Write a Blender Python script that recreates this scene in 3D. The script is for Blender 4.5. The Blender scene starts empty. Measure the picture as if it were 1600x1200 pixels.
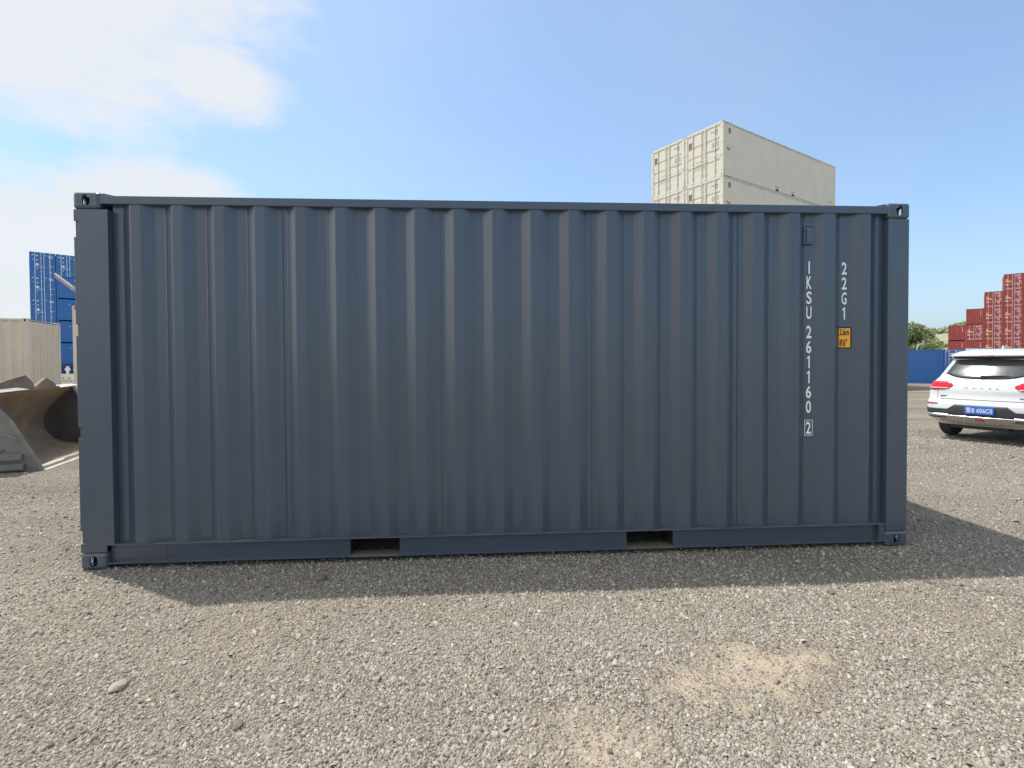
import bpy, bmesh, math, random
import numpy as np
from mathutils import Vector, Matrix, noise as mnoise
random.seed(7); RNG = np.random.default_rng(11)
SC = bpy.context.scene; C = SC.collection
rad = math.radians

# ------------------------------------------------------------------ camera
cam_d = bpy.data.cameras.new('camera'); cam = bpy.data.objects.new('camera', cam_d); C.objects.link(cam)
YAW, PITCH, ROLL = -0.060652, -0.019045, -0.005719
fwd = Vector((-math.sin(YAW)*math.cos(PITCH), math.cos(YAW)*math.cos(PITCH), math.sin(PITCH)))
rt0 = Vector((math.cos(YAW), math.sin(YAW), 0)); up0 = rt0.cross(fwd)
rt = rt0*math.cos(ROLL)+up0*math.sin(ROLL); up = -rt0*math.sin(ROLL)+up0*math.cos(ROLL)
CAM = Vector((2.7972, -3.6220, 1.4497))
cam.matrix_world = Matrix(((rt.x, up.x, -fwd.x, CAM.x), (rt.y, up.y, -fwd.y, CAM.y), (rt.z, up.z, -fwd.z, CAM.z), (0, 0, 0, 1)))
cam_d.sensor_width = 36; cam_d.sensor_fit = 'HORIZONTAL'; cam_d.lens = 36*780/1600
cam_d.shift_y = -23.2/1600
cam_d.clip_start = 0.05; cam_d.clip_end = 6000
SC.camera = cam

# ------------------------------------------------------------------ light, sky, exposure
SUN_DIR = Vector((-1.06, 0.58, 2.6)).normalized()
SUN_EL = math.asin(SUN_DIR.z); SUN_AZ = math.atan2(SUN_DIR.x, SUN_DIR.y)
sd = bpy.data.lights.new('sun', 'SUN'); sd.energy = 3.2; sd.angle = rad(0.8); sd.color = (1.0, 0.965, 0.91)
so = bpy.data.objects.new('sun', sd); C.objects.link(so)
so.rotation_euler = (-SUN_DIR).to_track_quat('-Z', 'Y').to_euler(); so.location = (-10, 6, 25)
W = bpy.data.worlds.new('World'); SC.world = W; W.use_nodes = True
SKY_STRENGTH = 0.15
def build_world():
    nt = W.node_tree; nt.nodes.clear(); N = nt.nodes.new; L = nt.links.new
    out = N('ShaderNodeOutputWorld'); bg = N('ShaderNodeBackground'); bg.inputs['Strength'].default_value = SKY_STRENGTH
    L(bg.outputs[0], out.inputs[0])
    sky = N('ShaderNodeTexSky'); sky.sky_type = 'NISHITA'; sky.sun_disc = False
    sky.sun_elevation = SUN_EL; sky.sun_rotation = SUN_AZ
    sky.air_density = 1.0; sky.dust_density = 1.2; sky.ozone_density = 2.0; sky.altitude = 50
    tc = N('ShaderNodeTexCoord'); nrm = N('ShaderNodeVectorMath'); nrm.operation = 'NORMALIZE'
    L(tc.outputs['Generated'], nrm.inputs[0])
    # warp the direction with noise so that the cloud lobes get ragged edges
    def noise(scale, detail, rough, vec=None, dist=0.0):
        n = N('ShaderNodeTexNoise'); n.inputs['Scale'].default_value = scale; n.inputs['Detail'].default_value = detail
        n.inputs['Roughness'].default_value = rough; n.inputs['Distortion'].default_value = dist
        L(vec or nrm.outputs[0], n.inputs['Vector']); return n
    def math_(op, a, b=None, clamp=False):
        m = N('ShaderNodeMath'); m.operation = op; m.use_clamp = clamp
        for i, v in enumerate((a, b)):
            if v is None: continue
            if isinstance(v, (int, float)): m.inputs[i].default_value = v
            else: L(v, m.inputs[i])
        return m.outputs[0]
    st = N('ShaderNodeMapping'); st.inputs['Scale'].default_value = (1, 1, 2.2); L(nrm.outputs[0], st.inputs[0])
    n1 = noise(3.2, 8, 0.62, st.outputs[0], 0.35); n2 = noise(9, 8, 0.6, st.outputs[0], 0.3); n3 = noise(2.0, 4, 0.5)
    lobes = [((-0.62, 0.66, 0.56), 0.42, 0.9), ((-0.40, 0.80, 0.44), 0.14, 0.7), ((-0.68, 0.72, 0.08), 0.42, 0.95), ((-0.50, 0.80, 0.21), 0.20, 0.95),
             ((-1.0, -0.35, 0.28), 1.05, 1.1), ((0.15, -0.55, 0.80), 0.95, 0.9)]  # last two: unseen cloud banks, left and high behind, added for fill light
    zs_ = N('ShaderNodeVectorMath'); zs_.operation = 'MULTIPLY'; L(nrm.outputs[0], zs_.inputs[0]); zs_.inputs[1].default_value = (1, 1, 1.8)
    acc = None
    for c, r, g in lobes:
        cv = Vector(c).normalized(); cv.z *= 1.8
        d = N('ShaderNodeVectorMath'); d.operation = 'DISTANCE'; L(zs_.outputs[0], d.inputs[0]); d.inputs[1].default_value = cv
        v = math_('MULTIPLY', math_('SUBTRACT', 1.0, math_('DIVIDE', d.outputs['Value'], r)), g)
        acc = v if acc is None else math_('MAXIMUM', acc, v)
    acc = math_('MAXIMUM', acc, -0.55)
    den = math_('ADD', math_('MULTIPLY', acc, 1.5), math_('MULTIPLY', math_('SUBTRACT', n1.outputs['Fac'], 0.5), 1.5))
    den = math_('ADD', den, math_('MULTIPLY', math_('SUBTRACT', n2.outputs['Fac'], 0.5), 0.5))
    mr = N('ShaderNodeMapRange'); mr.interpolation_type = 'SMOOTHSTEP'
    mr.inputs['From Min'].default_value = -0.05; mr.inputs['From Max'].default_value = 0.55; L(den, mr.inputs['Value'])
    # thin veil everywhere, stronger towards the clouds
    veil = math_('MULTIPLY', math_('SUBTRACT', n3.outputs['Fac'], 0.45, True), 0.35)
    dens = math_('MAXIMUM', math_('MULTIPLY', mr.outputs[0], 0.93), veil)
    sx = N('ShaderNodeSeparateXYZ'); L(nrm.outputs[0], sx.inputs[0])
    hz = math_('POWER', math_('SUBTRACT', 1.0, math_('ABSOLUTE', sx.outputs['Z'])), 9.0)
    hz = math_('ADD', math_('MULTIPLY', hz, 0.58), 0.25)
    g1 = N('ShaderNodeMixRGB'); g1.blend_type = 'MULTIPLY'; g1.inputs[0].default_value = 1; L(sky.outputs[0], g1.inputs[1]); g1.inputs[2].default_value = SKY_TINT
    m1 = N('ShaderNodeMixRGB'); L(hz, m1.inputs[0]); L(g1.outputs[0], m1.inputs[1]); m1.inputs[2].default_value = HAZE_COL
    cc = N('ShaderNodeMixRGB'); L(n2.outputs['Fac'], cc.inputs[0]); cc.inputs[1].default_value = (3.95, 4.15, 4.3, 1); cc.inputs[2].default_value = (4.4, 4.5, 4.55, 1)
    # unseen clouds left of the view brightened, added to light the container's ribs
    gd = N('ShaderNodeVectorMath'); gd.operation = 'DISTANCE'; L(nrm.outputs[0], gd.inputs[0]); gd.inputs[1].default_value = Vector((-0.93, -0.10, 0.36)).normalized()
    gr = N('ShaderNodeMapRange'); gr.interpolation_type = 'SMOOTHSTEP'; gr.inputs['From Min'].default_value = 0.85; gr.inputs['From Max'].default_value = 0.1
    gr.inputs['To Min'].default_value = 1.0; gr.inputs['To Max'].default_value = 2.3; L(gd.outputs['Value'], gr.inputs['Value'])
    cb = N('ShaderNodeVectorMath'); cb.operation = 'SCALE'; L(cc.outputs[0], cb.inputs[0]); L(gr.outputs[0], cb.inputs['Scale'])
    m2 = N('ShaderNodeMixRGB'); L(dens, m2.inputs[0]); L(m1.outputs[0], m2.inputs[1]); L(cb.outputs[0], m2.inputs[2])
    L(m2.outputs[0], bg.inputs['Color'])
SKY_TINT = (0.93, 1.11, 1.18, 1); HAZE_COL = (2.55, 2.95, 3.6, 1)
build_world()
vs = SC.view_settings; SC.display_settings.display_device = 'sRGB'
vs.view_transform = 'Standard'; vs.look = 'None'; vs.exposure = 0.42; vs.gamma = 1.0
try: vs.use_curve_mapping = False
except Exception: pass
SC.cycles.max_bounces = 8

# ------------------------------------------------------------------ materials
def nodes(name):
    m = bpy.data.materials.new(name); m.use_nodes = True; nt = m.node_tree
    return m, nt, nt.nodes['Principled BSDF'], nt.nodes.new, nt.links.new
def paint(name, col, rough=0.45, var=0.12, scale=2.0, bump=0.0, bscale=8.0, metal=0.0, streak=0.0, dirt=None, dirt_amt=0.0, spec=0.5, grime_low=0.0, coat=0.0):
    """painted or plain surface: base colour with soft mottling, vertical streaks, dirt blotches, fine relief"""
    m, nt, b, N, L = nodes(name)
    tc = N('ShaderNodeTexCoord')
    n = N('ShaderNodeTexNoise'); n.inputs['Scale'].default_value = scale; n.inputs['Detail'].default_value = 6; n.inputs['Roughness'].default_value = 0.6
    L(tc.outputs['Object'], n.inputs['Vector'])
    r = N('ShaderNodeMapRange'); r.inputs['From Min'].default_value = 0.3; r.inputs['From Max'].default_value = 0.7
    r.inputs['To Min'].default_value = 1-var; r.inputs['To Max'].default_value = 1+var; L(n.outputs['Fac'], r.inputs['Value'])
    mx = N('ShaderNodeMixRGB'); mx.blend_type = 'MULTIPLY'; mx.inputs[0].default_value = 1; mx.inputs[1].default_value = (*col, 1)
    L(r.outputs[0], mx.inputs[2]); cur = mx.outputs[0]
    if dirt:
        mp = N('ShaderNodeMapping'); mp.inputs['Scale'].default_value = (9, 9, 0.7) if streak else (1, 1, 1); L(tc.outputs['Object'], mp.inputs[0])
        n2 = N('ShaderNodeTexNoise'); n2.inputs['Scale'].default_value = 1.6; n2.inputs['Detail'].default_value = 8; n2.inputs['Roughness'].default_value = 0.65; L(mp.outputs[0], n2.inputs['Vector'])
        r2 = N('ShaderNodeMapRange'); r2.inputs['From Min'].default_value = 0.52; r2.inputs['From Max'].default_value = 0.75
        r2.inputs['To Min'].default_value = 0; r2.inputs['To Max'].default_value = dirt_amt; L(n2.outputs['Fac'], r2.inputs['Value'])
        m2 = N('ShaderNodeMixRGB'); L(r2.outputs[0], m2.inputs[0]); L(cur, m2.inputs[1]); m2.inputs[2].default_value = (*dirt, 1); cur = m2.outputs[0]
    if grime_low:
        sp = N('ShaderNodeSeparateXYZ'); L(tc.outputs['Object'], sp.inputs[0])
        n4 = N('ShaderNodeTexNoise'); n4.inputs['Scale'].default_value = 5; n4.inputs['Detail'].default_value = 6; L(tc.outputs['Object'], n4.inputs['Vector'])
        ad = N('ShaderNodeMath'); ad.operation = 'MULTIPLY_ADD'; L(n4.outputs['Fac'], ad.inputs[0]); ad.inputs[1].default_value = 0.5; L(sp.outputs['Z'], ad.inputs[2])
        r4 = N('ShaderNodeMapRange'); r4.inputs['From Min'].default_value = 0.2; r4.inputs['From Max'].default_value = 0.62
        r4.inputs['To Min'].default_value = grime_low; r4.inputs['To Max'].default_value = 0; L(ad.outputs[0], r4.inputs['Value'])
        m4 = N('ShaderNodeMixRGB'); L(r4.outputs[0], m4.inputs[0]); L(cur, m4.inputs[1]); m4.inputs[2].default_value = (0.2, 0.18, 0.15, 1); cur = m4.outputs[0]
    L(cur, b.inputs['Base Color'])
    rr = N('ShaderNodeMapRange'); rv = 0.02 if spec == 0.9 else 0.09; rr.inputs['To Min'].default_value = max(0.02, rough-rv); rr.inputs['To Max'].default_value = rough+rv
    L(n.outputs['Fac'], rr.inputs['Value']); L(rr.outputs[0], b.inputs['Roughness'])
    b.inputs['Metallic'].default_value = metal; b.inputs['Specular IOR Level'].default_value = spec; b.inputs['Coat Weight'].default_value = coat
    if bump:
        n3 = N('ShaderNodeTexNoise'); n3.inputs['Scale'].default_value = bscale; n3.inputs['Detail'].default_value = 5; L(tc.outputs['Object'], n3.inputs['Vector'])
        bp = N('ShaderNodeBump'); bp.inputs['Strength'].default_value = bump; bp.inputs['Distance'].default_value = 0.02
        L(n3.outputs['Fac'], bp.inputs['Height']); L(bp.outputs[0], b.inputs['Normal'])
    return m
MAT = {}
MAT['slate'] = paint('slate_paint', (0.050, 0.073, 0.108), 0.30, 0.03, 0.9, 0.03, 5.0, dirt=(0.11, 0.12, 0.135), dirt_amt=0.22, streak=1, spec=0.9, grime_low=0.16)
MAT['slate_skylit'] = paint('skylit_slate_ledge', (0.10, 0.115, 0.14), 0.5, 0.15, 3, dirt=(0.2, 0.19, 0.17), dirt_amt=0.5)  # ledge tone lightened: skylight on its top face put into the colour
MAT['dusty_strap'] = paint('dusty_steel_strap', (0.16, 0.15, 0.12), 0.8, 0.2, 6)
MAT['slate_dark'] = paint('slate_seal', (0.012, 0.014, 0.018), 0.8, 0.1)
MAT['dark_steel'] = paint('dark_underframe_coating', (0.022, 0.023, 0.024), 0.7, 0.2, 5, dirt=(0.1, 0.09, 0.08), dirt_amt=0.5)
MAT['wood_floor'] = paint('plywood_underside', (0.10, 0.07, 0.045), 0.8, 0.2, 6)
MAT['white_print'] = paint('white_lettering', (0.90, 0.90, 0.90), 0.5, 0.03)
MAT['yellow_print'] = paint('yellow_decal', (0.95, 0.47, 0.045), 0.45, 0.04)
MAT['black_print'] = paint('black_decal', (0.02, 0.012, 0.012), 0.5, 0.05)
MAT['cream'] = paint('ivory_container_paint', (0.66, 0.63, 0.53), 0.5, 0.04, 1.5, dirt=(0.42, 0.38, 0.30), dirt_amt=0.3, streak=1)
MAT['tan'] = paint('cream_container_paint', (0.72, 0.60, 0.46), 0.5, 0.05, 1.5, dirt=(0.45, 0.37, 0.28), dirt_amt=0.4, streak=1)
MAT['blue'] = paint('blue_container_paint', (0.040, 0.17, 0.47), 0.5, 0.08, 1.0, dirt=(0.08, 0.16, 0.33), dirt_amt=0.4, streak=1)
MAT['dark_blue'] = paint('dark_blue_container_paint', (0.03, 0.07, 0.20), 0.5, 0.08, 1.0)
MAT['red'] = paint('oxide_red_container_paint', (0.30, 0.050, 0.045), 0.5, 0.10, 1.0, dirt=(0.25, 0.09, 0.07), dirt_amt=0.4, streak=1)
MAT['galv'] = paint('galvanised_bar', (0.55, 0.57, 0.58), 0.45, 0.1, 5, metal=0.3)
MAT['pale_mark'] = paint('pale_stencil_marks', (0.74, 0.80, 0.88), 0.6, 0.15, 10)
MAT['pink_mark'] = paint('faded_pale_stencil_marks', (0.62, 0.45, 0.45), 0.6, 0.15, 10)
MAT['grey_mark'] = paint('grey_stencil_marks', (0.20, 0.19, 0.17), 0.6, 0.15, 10)
MAT['gasket'] = paint('door_gasket_rubber', (0.05, 0.05, 0.045), 0.8, 0.1)
MAT['brown_plate'] = paint('brown_data_plate', (0.20, 0.13, 0.06), 0.5, 0.1)
MAT['orange'] = paint('orange_mark', (0.65, 0.22, 0.04), 0.5, 0.1)
MAT['yellow'] = paint('yellow_mark', (0.70, 0.45, 0.04), 0.5, 0.1)
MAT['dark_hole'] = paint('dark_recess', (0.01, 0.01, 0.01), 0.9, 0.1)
MAT['bucket'] = paint('worn_bucket_steel', (0.27, 0.195, 0.125), 0.6, 0.25, 4, 0.25, 12, dirt=(0.33, 0.22, 0.13), dirt_amt=0.7, spec=0.4)
MAT['bucket_dark'] = paint('dark_rusted_bucket_plate', (0.21, 0.145, 0.095), 0.8, 0.3, 5, 0.3, 12, dirt=(0.24, 0.16, 0.09), dirt_amt=0.5)
MAT['bucket_inner'] = paint('shade_dark_inner_plate', (0.085, 0.070, 0.065), 0.6, 0.3, 6, 0.2, 12, dirt=(0.17, 0.11, 0.09), dirt_amt=0.6)  # dark base colour carries the shade on the bucket's far plate
MAT['bucket_side'] = paint('dusty_grey_bucket_plate', (0.21, 0.195, 0.17), 0.65, 0.18, 5, 0.2, 14, dirt=(0.25, 0.22, 0.18), dirt_amt=0.6)
MAT['bucket_edge'] = paint('bare_cutting_edge_steel', (0.60, 0.55, 0.47), 0.45, 0.15, 9, 0.1, 20, metal=0.15, dirt=(0.3, 0.24, 0.18), dirt_amt=0.6)
MAT['car_white'] = paint('white_car_paint', (0.64, 0.65, 0.65), 0.22, 0.02, 2, dirt=(0.55, 0.53, 0.48), dirt_amt=0.25, coat=0.7)
MAT['car_black'] = paint('black_plastic_trim', (0.028, 0.032, 0.038), 0.5, 0.15, 8, dirt=(0.12, 0.11, 0.09), dirt_amt=0.4)
MAT['car_skid'] = paint('silver_skid_plate', (0.36, 0.34, 0.31), 0.42, 0.1, 6, metal=0.3, dirt=(0.25, 0.21, 0.16), dirt_amt=0.5)
MAT['chrome'] = paint('chrome_trim', (0.75, 0.76, 0.78), 0.18, 0.03, 8, metal=1.0)
MAT['tyre'] = paint('dusty_tyre_rubber', (0.055, 0.050, 0.048), 0.85, 0.2, 12, dirt=(0.16, 0.13, 0.11), dirt_amt=0.6)
MAT['rim'] = paint('grey_alloy', (0.32, 0.33, 0.34), 0.35, 0.1, 8, metal=0.8)
MAT['plate_blue'] = paint('blue_number_plate', (0.03, 0.16, 0.62), 0.35, 0.04, 10)
MAT['bark'] = paint('bark', (0.10, 0.08, 0.06), 0.9, 0.25, 6, 0.4, 20)
MAT['lamp_grey'] = paint('galvanised_lamp_post', (0.55, 0.56, 0.56), 0.5, 0.05, 3)
MAT['boom'] = paint('faded_pink_grey_boom_paint', (0.55, 0.42, 0.38), 0.5, 0.1, 1)
def glass_dark(name, col, rough=0.08):
    m, nt, b, N, L = nodes(name); b.inputs['Base Color'].default_value = (*col, 1); b.inputs['Roughness'].default_value = rough
    b.inputs['Specular IOR Level'].default_value = 0.32
    tc = N('ShaderNodeTexCoord'); n = N('ShaderNodeTexNoise'); n.inputs['Scale'].default_value = 7; L(tc.outputs['Object'], n.inputs['Vector'])
    r = N('ShaderNodeMapRange'); r.inputs['To Min'].default_value = rough; r.inputs['To Max'].default_value = rough+0.12; L(n.outputs['Fac'], r.inputs['Value']); L(r.outputs[0], b.inputs['Roughness'])
    return m
MAT['car_glass'] = glass_dark('tinted_car_glass', (0.06, 0.066, 0.068), 0.10)
MAT['tail_red'] = glass_dark('red_lamp_lens', (0.55, 0.015, 0.03), 0.12)
MAT['tail_clear'] = glass_dark('clear_lamp_lens', (0.75, 0.68, 0.66), 0.1)
def gravel_ground():
    m, nt, b, N, L = nodes('gravel_ground')
    tc = N('ShaderNodeTexCoord')
    def vor(scale, feat='F1', rnd=1.0):
        v = N('ShaderNodeTexVoronoi'); v.feature = feat; v.inputs['Scale'].default_value = scale; v.inputs['Randomness'].default_value = rnd
        L(wv.outputs[0], v.inputs['Vector']); return v
    def nz(scale, det=5, rough=0.6):
        n = N('ShaderNodeTexNoise'); n.inputs['Scale'].default_value = scale; n.inputs['Detail'].default_value = det; n.inputs['Roughness'].default_value = rough
        L(tc.outputs['Object'], n.inputs['Vector']); return n
    nw = nz(25, 2); wv = N('ShaderNodeVectorMath'); wv.operation = 'MULTIPLY_ADD'; L(nw.outputs['Color'], wv.inputs[0]); wv.inputs[1].default_value = (0.012, 0.012, 0.0); L(tc.outputs['Object'], wv.inputs[2])
    v1 = vor(62); v2 = vor(130); v3 = vor(28)
    def ramp(src, stops):
        r = N('ShaderNodeValToRGB'); e = r.color_ramp.elements
        e[0].position, e[0].color = stops[0][0], (*stops[0][1], 1); e[1].position, e[1].color = stops[-1][0], (*stops[-1][1], 1)
        for p, c in stops[1:-1]:
            q = e.new(p); q.color = (*c, 1)
        L(src, r.inputs[0]); return r.outputs[0]
    s1 = N('ShaderNodeSeparateColor'); L(v1.outputs['Color'], s1.inputs[0]); s2 = N('ShaderNodeSeparateColor'); L(v2.outputs['Color'], s2.inputs[0])
    c1 = ramp(s1.outputs[0], [(0, (0.165, 0.146, 0.118)), (0.35, (0.255, 0.226, 0.188)), (0.7, (0.32, 0.286, 0.24)), (1, (0.43, 0.39, 0.335))])
    c2 = ramp(s2.outputs[0], [(0, (0.18, 0.158, 0.128)), (0.5, (0.275, 0.243, 0.20)), (1, (0.37, 0.33, 0.275))])
    # dusty fines between the stones
    nd = nz(0.9, 6, 0.65); nd2 = nz(4, 6, 0.6)
    dust = ramp(nd.outputs['Fac'], [(0.40, (0, 0, 0)), (0.62, (1, 1, 1))])
    mixa = N('ShaderNodeMixRGB'); L(nd2.outputs['Fac'], mixa.inputs[0]); L(c1, mixa.inputs[1]); L(c2, mixa.inputs[2])
    dm = N('ShaderNodeMath'); dm.operation = 'MULTIPLY'; L(dust, dm.inputs[0]); dm.inputs[1].default_value = 0.45
    mixb = N('ShaderNodeMixRGB'); L(dm.outputs[0], mixb.inputs[0]); L(mixa.outputs[0], mixb.inputs[1]); mixb.inputs[2].default_value = (0.315, 0.276, 0.225, 1)
    # ochre patches where clay shows through
    acc = None
    for (x, y, r) in OCHRE:
        d = N('ShaderNodeVectorMath'); d.operation = 'DISTANCE'; L(wv2(N, L, tc), d.inputs[0]); d.inputs[1].default_value = (x, y, 0)
        q = N('ShaderNodeMapRange'); q.interpolation_type = 'SMOOTHSTEP'; q.inputs['From Min'].default_value = r; q.inputs['From Max'].default_value = r*0.05
        q.inputs['To Min'].default_value = 0; q.inputs['To Max'].default_value = 0.9; L(d.outputs['Value'], q.inputs['Value'])
        if acc is None: acc = q.outputs[0]
        else:
            mm = N('ShaderNodeMath'); mm.operation = 'MAXIMUM'; L(acc, mm.inputs[0]); L(q.outputs[0], mm.inputs[1]); acc = mm.outputs[0]
    mixc = N('ShaderNodeMixRGB'); L(acc, mixc.inputs[0]); L(mixb.outputs[0], mixc.inputs[1]); mixc.inputs[2].default_value = (0.355, 0.298, 0.235, 1)
    # broad tone variation, long compacted tracks
    mp = N('ShaderNodeMapping'); mp.inputs['Rotation'].default_value = (0, 0, rad(28)); mp.inputs['Scale'].default_value = (0.10, 0.75, 1); L(tc.outputs['Object'], mp.inputs[0])
    nt_ = N('ShaderNodeTexNoise'); nt_.inputs['Scale'].default_value = 1; nt_.inputs['Detail'].default_value = 5; L(mp.outputs[0], nt_.inputs['Vector'])
    rr = N('ShaderNodeMapRange'); rr.inputs['From Min'].default_value = 0.35; rr.inputs['From Max'].default_value = 0.65; rr.inputs['To Min'].default_value = 0.76; rr.inputs['To Max'].default_value = 1.12; L(nt_.outputs['Fac'], rr.inputs['Value'])
    mixd = N('ShaderNodeMixRGB'); mixd.blend_type = 'MULTIPLY'; mixd.inputs[0].default_value = 1; L(mixc.outputs[0], mixd.inputs[1]); L(rr.outputs[0], mixd.inputs[2])
    wm_ = N('ShaderNodeMixRGB'); wm_.blend_type = 'MULTIPLY'; wm_.inputs[0].default_value = 1; L(mixd.outputs[0], wm_.inputs[1]); wm_.inputs[2].default_value = (1.34, 1.285, 1.19, 1)
    L(wm_.outputs[0], b.inputs['Base Color']); b.inputs['Roughness'].default_value = 0.92; b.inputs['Specular IOR Level'].default_value = 0.25
    # relief
    h1 = N('ShaderNodeMath'); h1.operation = 'MULTIPLY'; L(v1.outputs['Distance'], h1.inputs[0]); h1.inputs[1].default_value = -1.0
    h2 = N('ShaderNodeMath'); h2.operation = 'MULTIPLY_ADD'; L(v2.outputs['Distance'], h2.inputs[0]); h2.inputs[1].default_value = -0.45; L(h1.outputs[0], h2.inputs[2])
    h3 = N('ShaderNodeMath'); h3.operation = 'MULTIPLY_ADD'; L(v3.outputs['Distance'], h3.inputs[0]); h3.inputs[1].default_value = -0.9; L(h2.outputs[0], h3.inputs[2])
    h4 = N('ShaderNodeMath'); h4.operation = 'MULTIPLY_ADD'; L(s1.outputs[1], h4.inputs[0]); h4.inputs[1].default_value = 0.7; L(h3.outputs[0], h4.inputs[2])
    inv = N('ShaderNodeMath'); inv.operation = 'MULTIPLY_ADD'; L(acc, inv.inputs[0]); inv.inputs[1].default_value = -0.8; inv.inputs[2].default_value = 1.0
    hh = N('ShaderNodeMath'); hh.operation = 'MULTIPLY'; L(h4.outputs[0], hh.inputs[0]); L(inv.outputs[0], hh.inputs[1])
    bp = N('ShaderNodeBump'); bp.inputs['Strength'].default_value = 1.0; bp.inputs['Distance'].default_value = 0.022; L(hh.outputs[0], bp.inputs['Height']); L(bp.outputs[0], b.inputs['Normal'])
    return m
OCHRE = [(4.05, -1.42, 0.36), (3.72, -1.52, 0.26), (3.22, -1.84, 0.38), (4.32, -1.36, 0.24)]
def wv2(N, L, tc):
    n = N('ShaderNodeTexNoise'); n.inputs['Scale'].default_value = 6; n.inputs['Detail'].default_value = 5; L(tc.outputs['Object'], n.inputs['Vector'])
    s = N('ShaderNodeVectorMath'); s.operation = 'SUBTRACT'; L(n.outputs['Color'], s.inputs[0]); s.inputs[1].default_value = (0.5, 0.5, 0.5)
    m = N('ShaderNodeVectorMath'); m.operation = 'MULTIPLY_ADD'; L(s.outputs[0], m.inputs[0]); m.inputs[1].default_value = (0.9, 0.9, 0); L(tc.outputs['Object'], m.inputs[2])
    f = N('ShaderNodeVectorMath'); f.operation = 'MULTIPLY'; L(m.outputs[0], f.inputs[0]); f.inputs[1].default_value = (1, 1, 0)
    return f.outputs[0]
MAT['ground'] = gravel_ground()
def attr_mat(name, attr='tone', lo=(0.155, 0.138, 0.113), hi=(0.56, 0.505, 0.425), rough=0.9, bscale=120):
    m, nt, b, N, L = nodes(name)
    a = N('ShaderNodeAttribute'); a.attribute_name = attr; mx = N('ShaderNodeMixRGB'); L(a.outputs['Fac'], mx.inputs[0])
    mx.inputs[1].default_value = (*lo, 1); mx.inputs[2].default_value = (*hi, 1)
    tc = N('ShaderNodeTexCoord'); n = N('ShaderNodeTexNoise'); n.inputs['Scale'].default_value = bscale; n.inputs['Detail'].default_value = 3; L(tc.outputs['Object'], n.inputs['Vector'])
    r = N('ShaderNodeMapRange'); r.inputs['To Min'].default_value = 0.8; r.inputs['To Max'].default_value = 1.2; L(n.outputs['Fac'], r.inputs['Value'])
    m2 = N('ShaderNodeMixRGB'); m2.blend_type = 'MULTIPLY'; m2.inputs[0].default_value = 1; L(mx.outputs[0], m2.inputs[1]); L(r.outputs[0], m2.inputs[2]); L(m2.outputs[0], b.inputs['Base Color'])
    b.inputs['Roughness'].default_value = rough; b.inputs['Specular IOR Level'].default_value = 0.25
    return m
MAT['stone'] = attr_mat('gravel_stone')
MAT['leaf'] = attr_mat('tree_leaves', lo=(0.15, 0.19, 0.08), hi=(0.33, 0.38, 0.18), rough=0.6, bscale=3)
MAT['hill'] = paint('dry_grass_hillside', (0.30, 0.26, 0.17), 0.95, 0.2, 0.05, dirt=(0.10, 0.13, 0.06), dirt_amt=0.8)

# ------------------------------------------------------------------ mesh helpers
class MB:
    def __init__(s): s.v = []; s.f = []
    def add(s, vs, fs):
        o = len(s.v); s.v += [tuple(p) for p in vs]; s.f += [tuple(i+o for i in f) for f in fs]; return s
    def box(s, x0, x1, y0, y1, z0, z1):
        return s.add([(x0, y0, z0), (x1, y0, z0), (x1, y1, z0), (x0, y1, z0), (x0, y0, z1), (x1, y0, z1), (x1, y1, z1), (x0, y1, z1)],
                     [(0, 3, 2, 1), (4, 5, 6, 7), (0, 1, 5, 4), (1, 2, 6, 5), (2, 3, 7, 6), (3, 0, 4, 7)])
    def prism(s, poly, f3, a, b):
        """poly: 2-D points; f3(u, v, t) -> 3-D; extruded from t=a to t=b"""
        n = len(poly); vs = [f3(u, v, a) for u, v in poly]+[f3(u, v, b) for u, v in poly]
        return s.add(vs, [tuple(range(n))[::-1], tuple(range(n, 2*n))]+[(i, (i+1) % n, n+(i+1) % n, n+i) for i in range(n)])
    def tube(s, p0, p1, r, n=8, r1=None):
        p0 = Vector(p0); p1 = Vector(p1); d = (p1-p0).normalized(); a = d.orthogonal().normalized(); b = d.cross(a); r1 = r if r1 is None else r1
        vs = [p0+(a*math.cos(t)+b*math.sin(t))*r for t in [2*math.pi*i/n for i in range(n)]]+[p1+(a*math.cos(t)+b*math.sin(t))*r1 for t in [2*math.pi*i/n for i in range(n)]]
        return s.add(vs, [tuple(range(n))[::-1], tuple(range(n, 2*n))]+[(i, (i+1) % n, n+(i+1) % n, n+i) for i in range(n)])
    def mesh(s, name, mats, smooth=False):
        me = bpy.data.meshes.new(name); me.from_pydata(s.v, [], s.f); me.update()
        bm = bmesh.new(); bm.from_mesh(me); bmesh.ops.recalc_face_normals(bm, faces=bm.faces); bm.to_mesh(me); bm.free()
        for m in (mats if isinstance(mats, (list, tuple)) else [mats]): me.materials.append(m)
        if smooth: me.polygons.foreach_set('use_smooth', [True]*len(me.polygons))
        return me
    def build(s, name, mat, parent=None, smooth=False, bevel=0.0):
        return link(name, s.mesh(name, mat, smooth), parent, bevel)
def link(name, me, parent=None, bevel=0.0):
    o = bpy.data.objects.new(name, me); C.objects.link(o)
    if parent: o.parent = parent
    if bevel:
        b = o.modifiers.new('edge', 'BEVEL'); b.width = bevel; b.segments = 2; b.limit_method = 'ANGLE'; b.angle_limit = rad(40)
    return o
def tag(o, label=None, cat=None, group=None, kind=None):
    for k, v in (('label', label), ('category', cat), ('group', group), ('kind', kind)):
        if v: o[k] = v
    return o
def empty(name, loc=(0, 0, 0), rz=0.0):
    o = bpy.data.objects.new(name, None); C.objects.link(o); o.location = loc; o.rotation_euler = (0, 0, rz); o.empty_display_size = 0.2
    return o
def kids(o): return [c for c in bpy.data.objects if c.parent == o]
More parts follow.
